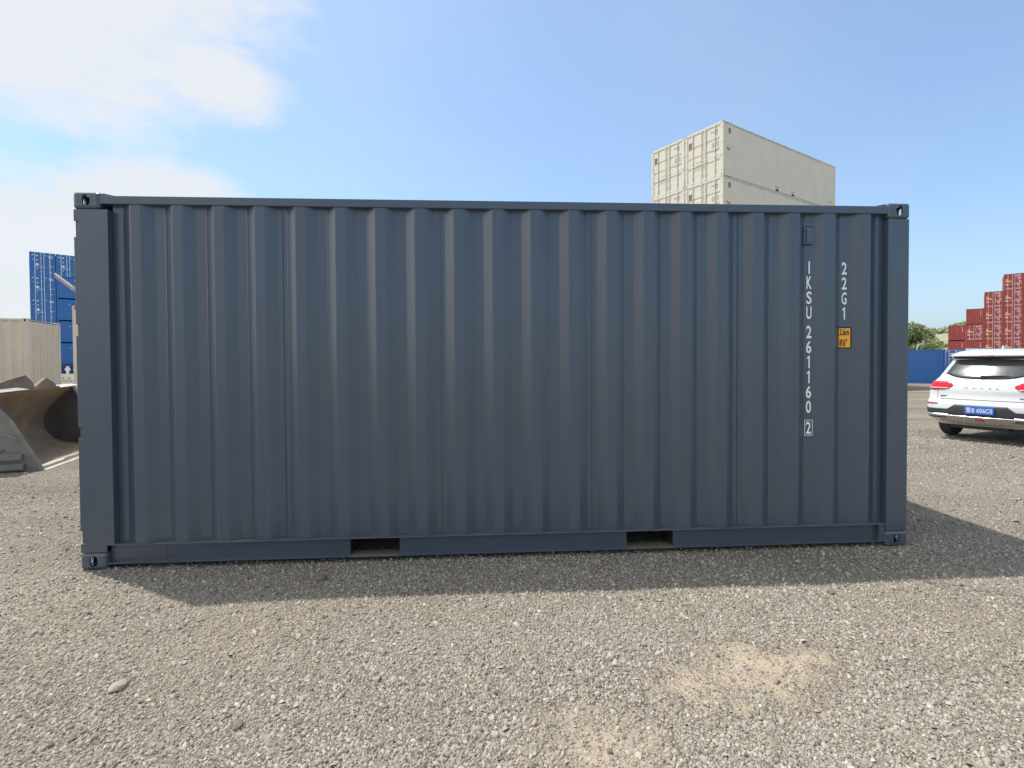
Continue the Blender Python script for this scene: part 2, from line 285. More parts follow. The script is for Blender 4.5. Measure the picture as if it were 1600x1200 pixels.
def copy_tree(o, parent=None, tree=None):
    c = o.copy(); C.objects.link(c)
    if parent: c.parent = parent
    for ch in tree[o.name] if tree else kids(o): copy_tree(ch, c, tree)
    return c
def tree_of(o):
    t = {}
    def rec(q):
        t[q.name] = kids(q)
        for k in t[q.name]: rec(k)
    rec(o); return t
def mesh_from_mod(o):
    dg = bpy.context.evaluated_depsgraph_get(); dg.update()
    me = bpy.data.meshes.new_from_object(o.evaluated_get(dg)); return me
def text_mesh(body, w, h, mat, name='lettering', bold=0.0):
    """centred text mesh in the XZ plane facing -Y, scaled to w x h"""
    cu = bpy.data.curves.new('txt', 'FONT'); cu.body = body; cu.size = 1; cu.resolution_u = 4; cu.extrude = 0.0; cu.offset = 0.022*bold
    o = bpy.data.objects.new('txt', cu); C.objects.link(o); me = mesh_from_mod(o); bpy.data.objects.remove(o); bpy.data.curves.remove(cu)
    n = len(me.vertices); co = np.zeros(n*3); me.vertices.foreach_get('co', co); co = co.reshape(-1, 3)
    mn, mx = co.min(0), co.max(0); sz = np.maximum(mx-mn, 1e-6)
    out = np.zeros_like(co); out[:, 0] = (co[:, 0]-(mn[0]+mx[0])/2)*(w/sz[0] if w else h/sz[1]); out[:, 2] = (co[:, 1]-(mn[1]+mx[1])/2)*h/sz[1]
    me.vertices.foreach_set('co', out.ravel()); me.update(); me.name = name; me.materials.clear(); me.materials.append(mat)
    return me
def join_meshes(items, name, mat):
    """items: (mesh, Matrix) -> one mesh"""
    bm = bmesh.new()
    for me, M in items:
        n0 = len(bm.verts); bm.from_mesh(me); bm.verts.ensure_lookup_table()
        for v in bm.verts[n0:]: v.co = M @ v.co
    out = bpy.data.meshes.new(name); bm.to_mesh(out); bm.free(); out.materials.append(mat); return out

# ------------------------------------------------------------------ ground
def dip(x): 
    x = np.asarray(x, float); return np.where(x < 8, 0, np.where(x < 45, -0.0185*(x-8), -0.6845-0.0085*np.minimum(x-45, 40)))
def gz(x, y):
    x = np.asarray(x, float); y = np.asarray(y, float)
    und = 0.007*np.sin(x*1.7+0.6*y+1.0)*np.cos(y*2.1-x*0.4)+0.005*np.sin(3.9*x-1.3*y)*np.sin(3.1*y+2.0+x)+0.012*np.sin(0.5*x+0.3)*np.sin(0.7*y+1.2)
    inside = (x > -0.3) & (x < 6.4) & (y > -0.25) & (y < 2.7)
    d = np.maximum(np.maximum(np.maximum(-x, x-6.06), np.maximum(-y, y-2.44)), 0)
    k = np.clip(d/0.5, 0, 1)
    return dip(x)+und*k-0.004
def axis(lo, hi, flo, fhi, step, grow=1.22):
    a = list(np.arange(flo, fhi+1e-6, step)); s = step; p = a[-1]; 
    while p < hi: s *= grow; p += s; a.append(p)
    s = step; p = a[0]
    while p > lo: s *= grow; p -= s; a.insert(0, p)
    return np.array(a)
def build_ground():
    xs = axis(-2500, 2500, -6, 14, 0.10); ys = axis(-2500, 2500, -4, 6, 0.10)
    X, Y = np.meshgrid(xs, ys); Z = gz(X, Y); nx, ny = len(xs), len(ys)
    v = np.stack([X, Y, Z], -1).reshape(-1, 3); i = np.arange(nx*ny).reshape(ny, nx)
    f = np.stack([i[:-1, :-1], i[:-1, 1:], i[1:, 1:], i[1:, :-1]], -1).reshape(-1, 4)
    me = bpy.data.meshes.new('ground'); me.vertices.add(len(v)); me.vertices.foreach_set('co', v.ravel())
    me.loops.add(f.size); me.loops.foreach_set('vertex_index', f.ravel()); me.polygons.add(len(f))
    me.polygons.foreach_set('loop_start', np.arange(0, f.size, 4)); me.polygons.foreach_set('loop_total', np.full(len(f), 4)); me.update(calc_edges=True)
    me.polygons.foreach_set('use_smooth', np.ones(len(f), bool)); me.materials.append(MAT['ground'])
    tag(link('ground', me), 'grey beige gravel yard surface with dusty sandy patches', None, None, 'structure')
build_ground()
def numpy_mesh(name, v, f, mat, tone=None):
    me = bpy.data.meshes.new(name); k = f.shape[1]; me.vertices.add(len(v)); me.vertices.foreach_set('co', v.astype(np.float32).ravel())
    me.loops.add(f.size); me.loops.foreach_set('vertex_index', f.ravel().astype(np.int32)); me.polygons.add(len(f))
    me.polygons.foreach_set('loop_start', np.arange(0, f.size, k, dtype=np.int32)); me.polygons.foreach_set('loop_total', np.full(len(f), k, dtype=np.int32)); me.update(calc_edges=True)
    if tone is not None:
        a = me.attributes.new('tone', 'FLOAT', 'POINT'); a.data.foreach_set('value', tone.astype(np.float32))
    me.materials.append(mat); return me
bm = bmesh.new(); bmesh.ops.create_icosphere(bm, subdivisions=1, radius=1)
ICO_V = np.array([v.co[:] for v in bm.verts]); ICO_F = np.array([[v.index for v in f.verts] for f in bm.faces]); bm.free(); ICO_V0, ICO_F0 = ICO_V, ICO_F
DOME_V = np.array([(math.cos(math.pi*i/3), math.sin(math.pi*i/3), -0.35) for i in range(6)]+[(0.62*math.cos(2*math.pi*i/3+0.5), 0.62*math.sin(2*math.pi*i/3+0.5), 0.72) for i in range(3)])
DOME_F = np.array([(6, 7, 8), (0, 1, 6), (1, 2, 7), (1, 7, 6), (2, 3, 7), (3, 4, 8), (3, 8, 7), (4, 5, 8), (5, 0, 6), (5, 6, 8)])
def stones(pts, rads, flat=0.6, sink=0.25, jit=0.32, ang=0.45, dome=False):
    global ICO_V, ICO_F
    ICO_V, ICO_F = (DOME_V, DOME_F) if dome else (ICO_V0, ICO_F0)
    n = len(pts); V = np.repeat(ICO_V[None], n, 0)*(1+RNG.uniform(-jit, jit, (n, len(ICO_V), 1)))
    sc = np.stack([RNG.uniform(0.75, 1.35, n), RNG.uniform(0.6, 1.0, n), RNG.uniform(flat*0.7, flat*1.25, n)], -1)*rads[:, None]
    V = V*sc[:, None, :]
    t = RNG.uniform(0, 2*math.pi, n); tx = RNG.normal(0, ang, n)
    cy, sy = np.cos(tx), np.sin(tx); y = V[:, :, 1]*cy[:, None]-V[:, :, 2]*sy[:, None]; z = V[:, :, 1]*sy[:, None]+V[:, :, 2]*cy[:, None]
    c, s = np.cos(t), np.sin(t); x2 = V[:, :, 0]*c[:, None]-y*s[:, None]; y2 = V[:, :, 0]*s[:, None]+y*c[:, None]
    V = np.stack([x2, y2, z], -1)+pts[:, None, :]; V[:, :, 2] += (rads*flat*(0.5-sink))[:, None]
    F = (ICO_F[None]+(np.arange(n)*len(ICO_V))[:, None, None]).reshape(-1, 3)
    tone = np.repeat(np.clip(RNG.normal(0.45, 0.2, n), 0, 1), len(ICO_V))
    return V.reshape(-1, 3), F, tone
def build_gravel():
    n = 560000
    # sample positions in polar fashion about the viewer's standing place so that far stones thin out and grow
    r = 1.2*np.exp(RNG.uniform(0, 1, n)*math.log(16/1.2)); a = RNG.uniform(-1.02, 1.02, n)-YAW*-1
    x = CAM.x+r*np.sin(a+0.06); y = CAM.y+r*np.cos(a+0.06)
    dens = np.minimum(1.0, (2.6/r)**0.0)
    keep = ~((x > 0.0) & (x < 6.06) & (y > 0.25) & (y < 40))            # nothing under or behind the container
    keep &= ~((y > 3.4+0.3*(x+3)) & (x < -3.0) & (x > -4.6) & (y < 5.6))
    # patchiness: fewer stones where the fines are packed
    pn = 0.5*np.sin(1.3*x+0.9*np.sin(1.1*y+0.5))*np.sin(1.7*y+0.7*np.sin(0.9*x+2))+0.45*np.sin(3.1*x-1.2*y+1.5*np.sin(2.3*y))*np.sin(2.7*y+1.9*x+1.1)
    u_ = x*0.47+y*0.88; pn = pn-0.55*np.exp(-((u_-1.05)/0.16)**2)-0.5*np.exp(-((u_-2.3-0.1*np.sin(x))/0.18)**2)+0.35
    for (ox, oy, orr) in OCHRE: pn = np.where((x-ox)**2+(y-oy)**2 < (orr*0.85)**2, -0.75, pn)
    keep &= RNG.uniform(0, 1, n) < 0.52+0.42*pn
    x, y, r = x[keep], y[keep], r[keep]; n = len(x)
    rad_ = np.clip(np.exp(RNG.normal(math.log(0.0043), 0.42, n)), 0.0025, 0.015)*(1+0.05*np.clip(r-2, 0, 14))
    pts = np.stack([x, y, gz(x, y)], -1)
    V, F, T = stones(pts, rad_, 0.95, 0.14, 0.30, 0.5, dome=True)
    # darker, dirtier stones along an old wheel mark at the right
    ax, ay, bx_, by_ = 5.62, -0.62, 7.3, -1.45; t = np.clip(((x-ax)*(bx_-ax)+(y-ay)*(by_-ay))/((bx_-ax)**2+(by_-ay)**2), 0, 1)
    dd = np.hypot(x-ax-t*(bx_-ax), y-ay-t*(by_-ay)); mk = (dd < 0.035+0.02*np.sin(9*x)) & (RNG.uniform(0, 1, n) < 0.75)
    T = T.reshape(n, -1); T[mk] *= 0.12; T = T.ravel()
    tag(link('gravel_stones', numpy_mesh('gravel_stones', V, F, MAT['stone'], T)), 'loose crushed stone scattered over the yard', 'gravel', None, 'stuff')
    return n
N_ST = build_gravel()
import sys; sys.stderr.write('stones %d\n' % N_ST)

# ------------------------------------------------------------------ the slate container in front
LEN, WID, HGT = 6.058, 2.438, 2.622
PITCH_C = 0.2793
def corr_profile(x0, x1, first_out, pitch=PITCH_C, depth=0.036, yo=0.016):
    """corrugation outline (x, y): outer flats at yo, inner flats at yo+depth"""
    pts = []; k = math.floor((x0-first_out)/pitch)-1
    fo, sl, fi = pitch*0.259, pitch*0.2446, pitch*0.2518
    while True:
        c = first_out+k*pitch; k += 1
        seg = [(c-fo/2, yo), (c+fo/2, yo), (c+fo/2+sl, yo+depth), (c+fo/2+sl+fi, yo+depth)]
        pts += seg
        if c > x1+pitch: break
    def yat(x):
        for (a, ya), (b, yb) in zip(pts, pts[1:]):
            if a <= x <= b: return ya+(yb-ya)*(x-a)/max(b-a, 1e-9)
        return yo+depth
    res = [(x0, yat(x0))]+[p for p in pts if x0+1e-4 < p[0] < x1-1e-4]+[(x1, yat(x1))]
    return res
def corr_panel_mesh(name, prof, z0, z1, mat, rows=1, wob=0.0, th=0.0016):
    mb = MB(); n = len(prof)
    # tiny round at each fold: split every vertex into two
    p2 = []
    for i, (x, y) in enumerate(prof):
        if 0 < i < n-1:
            for q, w in ((prof[i-1], 0.0045), (prof[i+1], 0.0045)):
                d = math.hypot(q[0]-x, q[1]-y); p2.append((x+(q[0]-x)*w/d, y+(q[1]-y)*w/d))
        else: p2.append((x, y))
    m = len(p2); vs = []
    for r in range(rows+1):
        z = z0+(z1-z0)*r/rows
        for x, y in p2:
            w = wob*(mnoise.noise(Vector((x*1.1, z*1.3, 3.3)))+0.5*mnoise.noise(Vector((x*3.0, z*2.5, 8.1)))) if wob and 0 < r < rows else 0
            vs.append((x, y+w, z))
    o = len(vs)
    vs2 = [(x, y+th, z) for x, y, z in vs]
    fs = [(r*m+i, r*m+i+1, (r+1)*m+i+1, (r+1)*m+i) for r in range(rows) for i in range(m-1)]
    fs2 = [tuple(o+j for j in f[::-1]) for f in fs]
    mb.add(vs+vs2, fs+fs2)
    me = bpy.data.meshes.new(name); me.from_pydata(mb.v, [], mb.f); me.update(); me.materials.append(mat)
    return me
def stadium(cx, cy, hw, hh, n=10):
    r = hw; k = hh-hw; pts = [(cx+r*math.cos(t), cy+k+r*math.sin(t)) for t in [math.pi*i/n for i in range(n+1)]]
    pts += [(cx+r*math.cos(t), cy-k+r*math.sin(t)) for t in [math.pi+math.pi*i/n for i in range(n+1)]]
    return pts
def casting_mesh():
    """hollow ISO corner block: x 0..0.178, y 0..0.162, z 0..0.118; corner of the container at the origin"""
    b = MB().box(0, 0.178, 0, 0.162, 0, 0.118); bo = b.build('blk', MAT['slate'], None, bevel=0)
    bv = bo.modifiers.new('b', 'BEVEL'); bv.width = 0.022; bv.segments = 3
    cuts = [MB().box(0.015, 0.163, 0.015, 0.147, 0.012, 0.106)]
    cuts.append(MB().prism(stadium(0.089, 0.060, 0.0255, 0.0395), lambda u, v, t: (u, t, v), -0.05, 0.03))
    cuts.append(MB().prism(stadium(0.081, 0.060, 0.0255, 0.0395), lambda u, v, t: (t, u, v), -0.05, 0.03))
    cuts.append(MB().prism(stadium(0.081, 0.089, 0.032, 0.058), lambda u, v, t: (v, u, t), 0.095, 0.15))
    tmp = []
    for c in cuts:
        co = c.build('cut', MAT['slate']); tmp.append(co)
        m = bo.modifiers.new('c', 'BOOLEAN'); m.operation = 'DIFFERENCE'; m.solver = 'EXACT'; m.object = co
    me = mesh_from_mod(bo); bpy.data.objects.remove(bo)
    for t in tmp: bpy.data.objects.remove(t)
    me.name = 'corner_casting'; return me
def mirrored(me, sx, sy, sz, off):
    m2 = me.copy(); M = Matrix.Translation(off) @ Matrix.Diagonal((sx, sy, sz, 1)); m2.transform(M)
    if sx*sy*sz < 0: m2.flip_normals()
    return m2
def hero():
    S = MAT['slate']
    T = tag(empty('shipping_container'), 'large slate grey steel shipping container with white numbers, filling the picture', 'shipping container')
    # corrugated long sides
    prof = corr_profile(0.230, 5.884, 0.4045, PITCH_C, 0.041, 0.013)
    me = corr_panel_mesh('side_panel', prof, 0.174, 2.545, S, rows=26, wob=0.0010)
    link('side_panel', me, T)
    back = me.copy(); back.transform(Matrix.Translation((0, WID, 0)) @ Matrix.Diagonal((1, -1, 1, 1))); back.flip_normals(); link('side_panel', back, T)
    # weld seams between the pressed sheets
    for k in (4, 8, 12, 16):
        x = 0.265+PITCH_C*k
        MB().box(x-0.0035, x+0.0035, 0.0490, 0.0525, 0.176, 2.54).build('weld_seam', S, T, bevel=0.0012)
    # rails
    for s in (0, 1):
        f = (lambda y: y) if s == 0 else (lambda y: WID-y)
        def bx(mb, x0, x1, y0, y1, z0, z1):
            a, b = sorted((f(y0), f(y1))); return mb.box(x0, x1, a, b, z0, z1)
        bx(MB(), 0.172, 5.886, 0.006, 0.066, 2.540, 2.597).build('top_rail', S, T, bevel=0.004)
        bx(MB(), 0.176, 5.884, 0.004, 0.070, 0.1675, 0.1735).build('bottom_rail_ledge', MAT['slate_skylit'], T, bevel=0.0012)
        for a, b in [(0.176, 1.837), (2.190, 3.876), (4.230, 5.884)]:
            # folded lower channel: web, lip flange in one section
            sec = [(0.006, 0.0345), (0.0505, 0.0345), (0.0505, 0.1672), (0.046, 0.1672), (0.046, 0.0395), (0.0105, 0.0395), (0.0105, 0.0440), (0.006, 0.0440)]
            MB().prism([(f(u), v) for u, v in sec], lambda u, v, t: (t, u, v), a, b).build('bottom_rail', S, T, bevel=0.0012)
        # small wedge of weld on the web
        bx(MB(), 0.552, 0.5575, 0.044, 0.0475, 0.046, 0.150).build('rail_seam', S, T)
    # fork pockets through the base
    for a, b in ((1.837, 2.190), (3.876, 4.230)):
        for q in (a-0.005, b+0.0005): MB().box(q, q+0.0045, 0.052, WID-0.052, 0.036, 0.160).build('pocket_wall', MAT['dark_steel'], T)
        MB().box(a, b, 0.072, WID-0.072, 0.1555, 0.1600).build('pocket_roof', MAT['dark_steel'], T)
        for q in (0.010, WID-0.130): MB().box(a, b, q, q+0.120, 0.0335, 0.0385).build('pocket_strap', MAT['dusty_strap'], T)
    for k in range(18):
        x = 0.30+k*0.322
        if any(a-0.06 < x < b+0.02 for a, b in ((1.837, 2.190), (3.876, 4.230))): continue
        MB().box(x, x+0.045, 0.075, WID-0.075, 0.045, 0.160).build('cross_member', MAT['dark_steel'], T)
    MB().box(0.19, 5.87, 0.075, WID-0.075, 0.1620, 0.190).build('floor', MAT['wood_floor'], T)
    # roof
    rp = []; x = 0.20
    while x < 5.86: rp += [(x, 2.586), (x+0.09, 2.586), (x+0.105, 2.571), (x+0.175, 2.571), (x+0.19, 2.586)]; x += 0.2105
    rp = [p for p in rp if p[0] < 5.86]+[(5.86, 2.586)]
    mb = MB(); n = len(rp)
    mb.add([(u, 0.064, v) for u, v in rp]+[(u, WID-0.064, v) for u, v in rp], [(i, i+1, n+i+1, n+i) for i in range(n-1)]); mb.build('roof_panel', S, T)
    # roof gussets beside the top castings (tapered header plates)
    for x0, x1 in ((0.178, 0.262), (5.880, 5.796)):
        for (ya, yb) in ((0.030, 0.17), (WID-0.17, WID-0.030)):
            mb = MB(); mb.prism([(x0, 2.602), (x0, 2.6200), (x1, 2.6035), (x1, 2.602)], lambda u, v, t: (u, t, v), ya, yb); mb.build('header_plate', S, T)
    # corner posts. left (door end) with lashing notches
    zs = [(2.311, 2.420), (1.630, 1.709), (0.921, 0.997), (0.185, 0.275)]
    poly = [(0.2285, 0.120), (0.2285, 2.5)]; poly = [(0.004, 0.120)]
    for a, b in zs[::-1]: poly += [(0.004, a), (0.036, a), (0.036, b), (0.004, b)]
    poly += [(0.004, 2.502), (0.2285, 2.502), (0.2285, 0.171), (0.179, 0.171), (0.179, 0.120)]
    for s in (0, 1):
        g = (lambda t: t) if s == 0 else (lambda t: WID-t)
        p = MB().prism(poly, lambda u, v, t: (u, g(t), v), 0.0035, 0.0125).build('corner_post', S, T, bevel=0.0025)
        ya, yb = sorted((g(0.0127), g(0.145)))
        q = MB().box(0.0365, 0.060, ya, yb, 0.120, 2.502).box(0.0055, 0.0363, *sorted((g(0.020), g(0.026))), 0.120, 2.502).box(0.0602, 0.150, *sorted((g(0.11), g(0.145))), 0.120, 2.502)
        q.build('post_inner_channel', S, T)
        qq = MB()
        ya, yb = sorted((g(0.0127), g(0.020)))
        qq.box(0.216, 0.2285, *sorted((g(0.0127), g(0.058))), 0.172, 2.502)
        qq.build('post_return_flange', S, T)
        # right-hand post (closed end), with rolled inner edge
        pr = [(5.8862, 0.004), (6.052, 0.004), (6.052, 0.110), (6.040, 0.110), (6.040, 0.018), (5.899, 0.018), (5.899, 0.058), (5.8862, 0.058)]
        MB().prism([(u, g(v)) for u, v in pr], lambda u, v, t: (u, v, t), 0.120, 2.502).build('corner_post', S, T, bevel=0.004)
        # gusset at the foot where rail meets the right casting
        MB().prism([(5.838, 0.0405), (5.838, 0.1668), (5.8845, 0.1668), (5.8845, 0.0405)], lambda u, v, t: (u, g(t), v), 0.0120, 0.0455).build('rail_end_gusset', S, T, bevel=0.003)
    # castings
    base = casting_mesh()
    for sx in (1, -1):
        for sy in (1, -1):
            for sz in (1, -1):
                off = (0 if sx > 0 else LEN, 0 if sy > 0 else WID, 0.118 if sz > 0 else HGT-0.118)
                # sz=+1: bottom block (aperture downwards), sz=-1: top block
                zz = -1 if sz > 0 else 1
                m2 = mirrored(base, sx, sy, zz, off)
                link('corner_casting', m2, T)
    # right end wall (corrugated) and left doors
    pe = corr_profile(0.12, 2.318, 0.20, 0.2506, 0.036, 0.020)
    me = corr_panel_mesh('end_wall', pe, 0.13, 2.50, S); me.transform(Matrix.Translation((LEN, 0, 0)) @ Matrix.Rotation(math.pi/2, 4, 'Z')); link('end_wall', me, T)
    MB().box(5.90, 6.045, 0.165, WID-0.165, 0.035, 0.128).build('end_sill', S, T); MB().box(5.90, 6.045, 0.165, WID-0.165, 2.502, 2.60).build('end_header', S, T)
    MB().box(0.008, 0.10, 0.165, WID-0.165, 0.035, 0.128).build('door_sill', S, T); MB().box(0.008, 0.10, 0.165, WID-0.165, 2.502, 2.60).build('door_header', S, T)
    for y0, y1 in ((0.15, 1.213), (1.225, 2.288)):
        d = MB().box(0.030, 0.075, y0, y1, 0.135, 2.495).build('door', S, T, bevel=0.004)
        for yb in (y0+0.28, y1-0.24):
            MB().tube((0.012, yb, 0.06), (0.012, yb, 2.56), 0.016, 10).build('locking_bar', MAT['galv'], d)
        MB().box(0.028, 0.0305, y0+0.02, y1-0.02, 0.9, 0.95).build('door_rib', S, d)
    # ventilator cover high on the right
    v = MB().box(5.236, 5.318, 0.030, 0.0515, 2.310, 2.440).build('ventilator', S, T, bevel=0.006)
    MB().box(5.246, 5.308, 0.0265, 0.0298, 2.322, 2.428).build('ventilator_face', S, v, bevel=0.002)
    MB().box(5.224, 5.330, 0.0450, 0.0520, 2.448, 2.462).build('ventilator_lip', S, v); MB().box(5.252, 5.2575, 0.0255, 0.0268, 2.324, 2.426).build('ventilator_slot', MAT['slate_dark'], v)
    # cargo lashing hook on the ledge
    h = MB(); pr_ = None
    for i in range(9):
        t = rad(60+i*30); p = (1.130+0.014*math.cos(t), 0.020, 0.190+0.014*math.sin(t))
        if pr_: h.tube(pr_, p, 0.0032, 6)
        pr_ = p
    h.tube((1.130, 0.020, 0.176), (1.156, 0.020, 0.176), 0.003, 6); h.build('lashing_hook', S, T)
    # painted numbers (stacked characters, white)
    def column(chars, x, ztop, step, w, h, name, gap_at={}):
        items = []; z = ztop
        for ch in chars:
            if ch == ' ': z -= gap_at.get(' ', step*0.36); continue
            if ch == '1':
                me_ = MB().add([(-0.002, 0, -h/2), (0.009, 0, -h/2), (0.009, 0, h/2), (-0.001, 0, h/2), (-0.014, 0, h/2-0.017), (-0.014, 0, h/2-0.029), (-0.002, 0, h/2-0.017)], [(0, 1, 2, 3, 6), (3, 4, 5, 6)]).mesh('one', MAT['white_print'])
            elif ch == 'I': me_ = MB().add([(-0.0055, 0, -h/2), (0.0055, 0, -h/2), (0.0055, 0, h/2), (-0.0055, 0, h/2)], [(0, 1, 2, 3)]).mesh('bar', MAT['white_print'])
            else: me_ = text_mesh(ch, w, h, MAT['white_print'], bold=0.9)
            items.append((me_, Matrix.Translation((x, 0.0510, z-h/2)))); z -= step
        link(name, join_meshes(items, name, MAT['white_print']), T); return z
    st = (2.182-1.733)/4
    column('IKSU', 5.293, 2.186, 0.1145, 0.042, 0.096, 'container_number')
    column('261160', 5.293, 1.696, 0.1145, 0.042, 0.096, 'container_number')
    column('2', 5.293, 0.962, 0.11, 0.041, 0.094, 'check_digit')
    fr = MB(); x0, x1, z0, z1, t = 5.262, 5.326, 0.855, 0.975, 0.004
    fr.box(x0, x1, 0.0497, 0.0512, z1-t, z1).box(x0, x1, 0.0497, 0.0512, z0, z0+t).box(x0, x0+t, 0.0497, 0.0512, z0+t, z1-t).box(x1-t, x1, 0.0497, 0.0512, z0+t, z1-t)
    fr.build('check_digit_frame', MAT['white_print'], T)
    column('22G1', 5.572, 2.180, 0.1145, 0.041, 0.094, 'size_code')
    # yellow height decal, follows the folds of the sheet
    def band(x0, x1, z0, z1, mat, lift, name):
        pf = [p for p in corr_profile(x0, x1, 0.4045, PITCH_C, 0.041, 0.013)]
        m_ = MB(); n_ = len(pf); m_.add([(a, b-lift, z0) for a, b in pf]+[(a, b-lift, z1) for a, b in pf], [(i, i+1, n_+i+1, n_+i) for i in range(n_-1)])
        return m_.mesh(name, mat)
    yd = link('height_decal', band(5.520, 5.628, 1.520, 1.686, MAT['black_print'], 0.0012, 'height_decal'), T)
    link('decal_face', band(5.529, 5.619, 1.530, 1.676, MAT['yellow_print'], 0.0022, 'decal_face'), yd)
    for s_, z, w in (('2,6m', 1.643, 0.074), ('8\'6"', 1.565, 0.058)):
        me_ = text_mesh(s_, w, 0.055, MAT['black_print'], 'decal_text', 0.5); 
        pf = corr_profile(5.50, 5.65, 0.4045, PITCH_C, 0.041, 0.013)
        xs_ = [p[0] for p in pf]; ys_ = [p[1] for p in pf]
        cx = 5.574 if 'm' in s_ else 5.567
        for v_ in me_.vertices:
            X = v_.co.x+cx; v_.co = (X, float(np.interp(X, xs_, ys_))-0.0050, v_.co.z+z)
        link('decal_text', me_, yd)
    return T
hero()

# ------------------------------------------------------------------ background containers
def build_container(L, H, mat, style):
    """local frame: x along the door end (0..2.438), y along the length (0 = door end), z up"""
    Wd = 2.438; T = empty('shipping_container')
    pf = corr_profile(0.12, L-0.12, 0.3, 0.278, 0.036, 0.012)
    me = corr_panel_mesh('side_panel', pf, 0.16, H-0.06, mat)
    a = me.copy(); a.transform(Matrix.Rotation(math.pi/2, 4, 'Z') @ Matrix.Diagonal((1, 1, 1, 1))); a.transform(Matrix.Translation((Wd, 0, 0)))
    link('side_panel', a, T)
    b = me.copy(); b.transform(Matrix.Translation((0, L, 0)) @ Matrix.Rotation(-math.pi/2, 4, 'Z')); link('side_panel', b, T)
    pe = corr_profile(0.14, Wd-0.14, 0.22, 0.25, 0.065 if style == 'plain' else 0.04, 0.006)
    e = corr_panel_mesh('end_wall', pe, 0.12, H-0.08, mat); e.transform(Matrix.Translation((Wd, L, 0)) @ Matrix.Rotation(math.pi, 4, 'Z')); link('end_wall', e, T)
    MB().box(0.06, Wd-0.06, 0.08, L-0.06, H-0.045, H-0.025).build('roof_panel', mat, T)
    for x in (0, Wd-0.06): MB().box(x+0.003, x+0.057, 0.16, L-0.16, H-0.068, H-0.012).build('top_rail', mat, T)
    for x in (0.003, Wd-0.045):
        m = MB(); segs = [(0.16, L-0.16)]
        if style == 'white': segs = [(0.16, 5.05), (5.40, 6.79), (7.14, L-0.16)]; m.box(x+0.02, x+0.03, 5.05, 7.14, 0.02, 0.04)
        for p, q in segs: m.box(x, x+0.042, p, q, 0.02, 0.16)
        m.build('bottom_rail', mat, T)
    if style == 'white':
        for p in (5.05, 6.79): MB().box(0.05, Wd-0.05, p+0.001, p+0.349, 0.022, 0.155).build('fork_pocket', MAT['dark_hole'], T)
    MB().box(0.05, Wd-0.05, 0.05, L-0.05, 0.165, 0.19).build('floor', MAT['dark_steel'], T)
    for x in (0.002, Wd-0.142):
        for y in (0.002, L-0.142): MB().box(x, x+0.14, y, y+0.14, 0.118, H-0.118).build('corner_post', mat, T)
    for x in (0, Wd-0.162):
        for y in (0, L-0.178):
            for z in (0, H-0.118):
                c = MB().box(x, x+0.162, y, y+0.178, z, z+0.118).build('corner_casting', mat, T)
                ox = x+0.081; oy = y-0.002 if y == 0 else y+0.1775
                MB().prism(stadium(ox, z+0.059, 0.026, 0.04, 4), lambda u, v, t: (u, t, v), oy, oy+0.0025).build('aperture', MAT['dark_hole'], c)
                sxp = x-0.002 if x == 0 else x+0.1615
                MB().prism(stadium(y+0.089, z+0.059, 0.026, 0.04, 4), lambda u, v, t: (t, u, v), sxp, sxp+0.0025).build('aperture', MAT['dark_hole'], c)
    MB().box(0.162, Wd-0.162, 0.004, 0.10, 0.0, 0.13).build('door_sill', mat, T)
    MB().box(0.162, Wd-0.162, 0.004, 0.10, H-0.13, H-0.003).build('door_header', mat, T)
    # doors: horizontally pressed leaves, bars, hinges, handles
    z0, z1 = 0.135, H-0.135
    for k, (x0, x1) in enumerate(((0.146, 1.212), (1.226, 2.292))):
        pp = []; zz = [0.28, 0.50, 0.72] if style == 'white' else [0.2, 0.4, 0.6, 0.8]
        pts = [(z0, 0.030)]
        for f_ in zz:
            c = z0+(z1-z0)*f_; pts += [(c-0.07, 0.030), (c-0.045, 0.058), (c+0.045, 0.058), (c+0.07, 0.030)]
        pts.append((z1, 0.030)); n = len(pts)
        mb = MB(); mb.add([(x0, y, z) for z, y in pts]+[(x1, y, z) for z, y in pts]+[(x0, 0.085, z0), (x1, 0.085, z0), (x1, 0.085, z1), (x0, 0.085, z1)],
                          [(i, n+i, n+i+1, i+1) for i in range(n-1)]+[(2*n, 2*n+3, 2*n+2, 2*n+1), (0, 2*n, 2*n+1, n), (n-1, 2*n-1, 2*n+2, 2*n+3)]+
                          [tuple([2*n, 0]+list(range(1, n))+[2*n+3])[::-1], tuple([2*n+1]+list(range(n, 2*n))+[2*n+2])])
        d = mb.build('door', mat, T)
        # side stiles cover the pressings' ends
        MB().box(x0-0.002, x0+0.075, 0.022, 0.0285, z0, z1).build('door_stile', mat, d); MB().box(x1-0.075, x1+0.002, 0.022, 0.0285, z0, z1).build('door_stile', mat, d)
        bm_ = mat if style == 'white' else MAT['galv'] if style == 'plain' else MAT['pale_mark']
        if style == 'red': bm_ = MAT['pink_mark']
        bars = (x0+0.36, x1-0.13) if k == 0 else (x0+0.13, x1-0.36)
        for xb in bars:
            bar = MB().tube((xb, 0.002, 0.05), (xb, 0.002, H-0.05), 0.022 if style == 'white' else 0.03, 8).build('locking_bar', bm_, d)
            kp = MB()
            for zc in (0.09, 0.45, 1.15, H-0.75, H-0.13): kp.box(xb-0.05, xb+0.05, -0.018, 0.0215, zc-0.04, zc+0.04)
            kp.build('bar_keeper', bm_, bar)
            hz_ = 0.95 if xb == bars[0] else 1.15
            MB().box(min(xb, xb+(0.42 if k == 0 else -0.42)*(1 if xb == bars[0] else -1)), max(xb, xb+(0.42 if k == 0 else -0.42)*(1 if xb == bars[0] else -1)), -0.03, -0.012, hz_, hz_+0.035).build('door_handle', bm_, d)
        hg = MB()
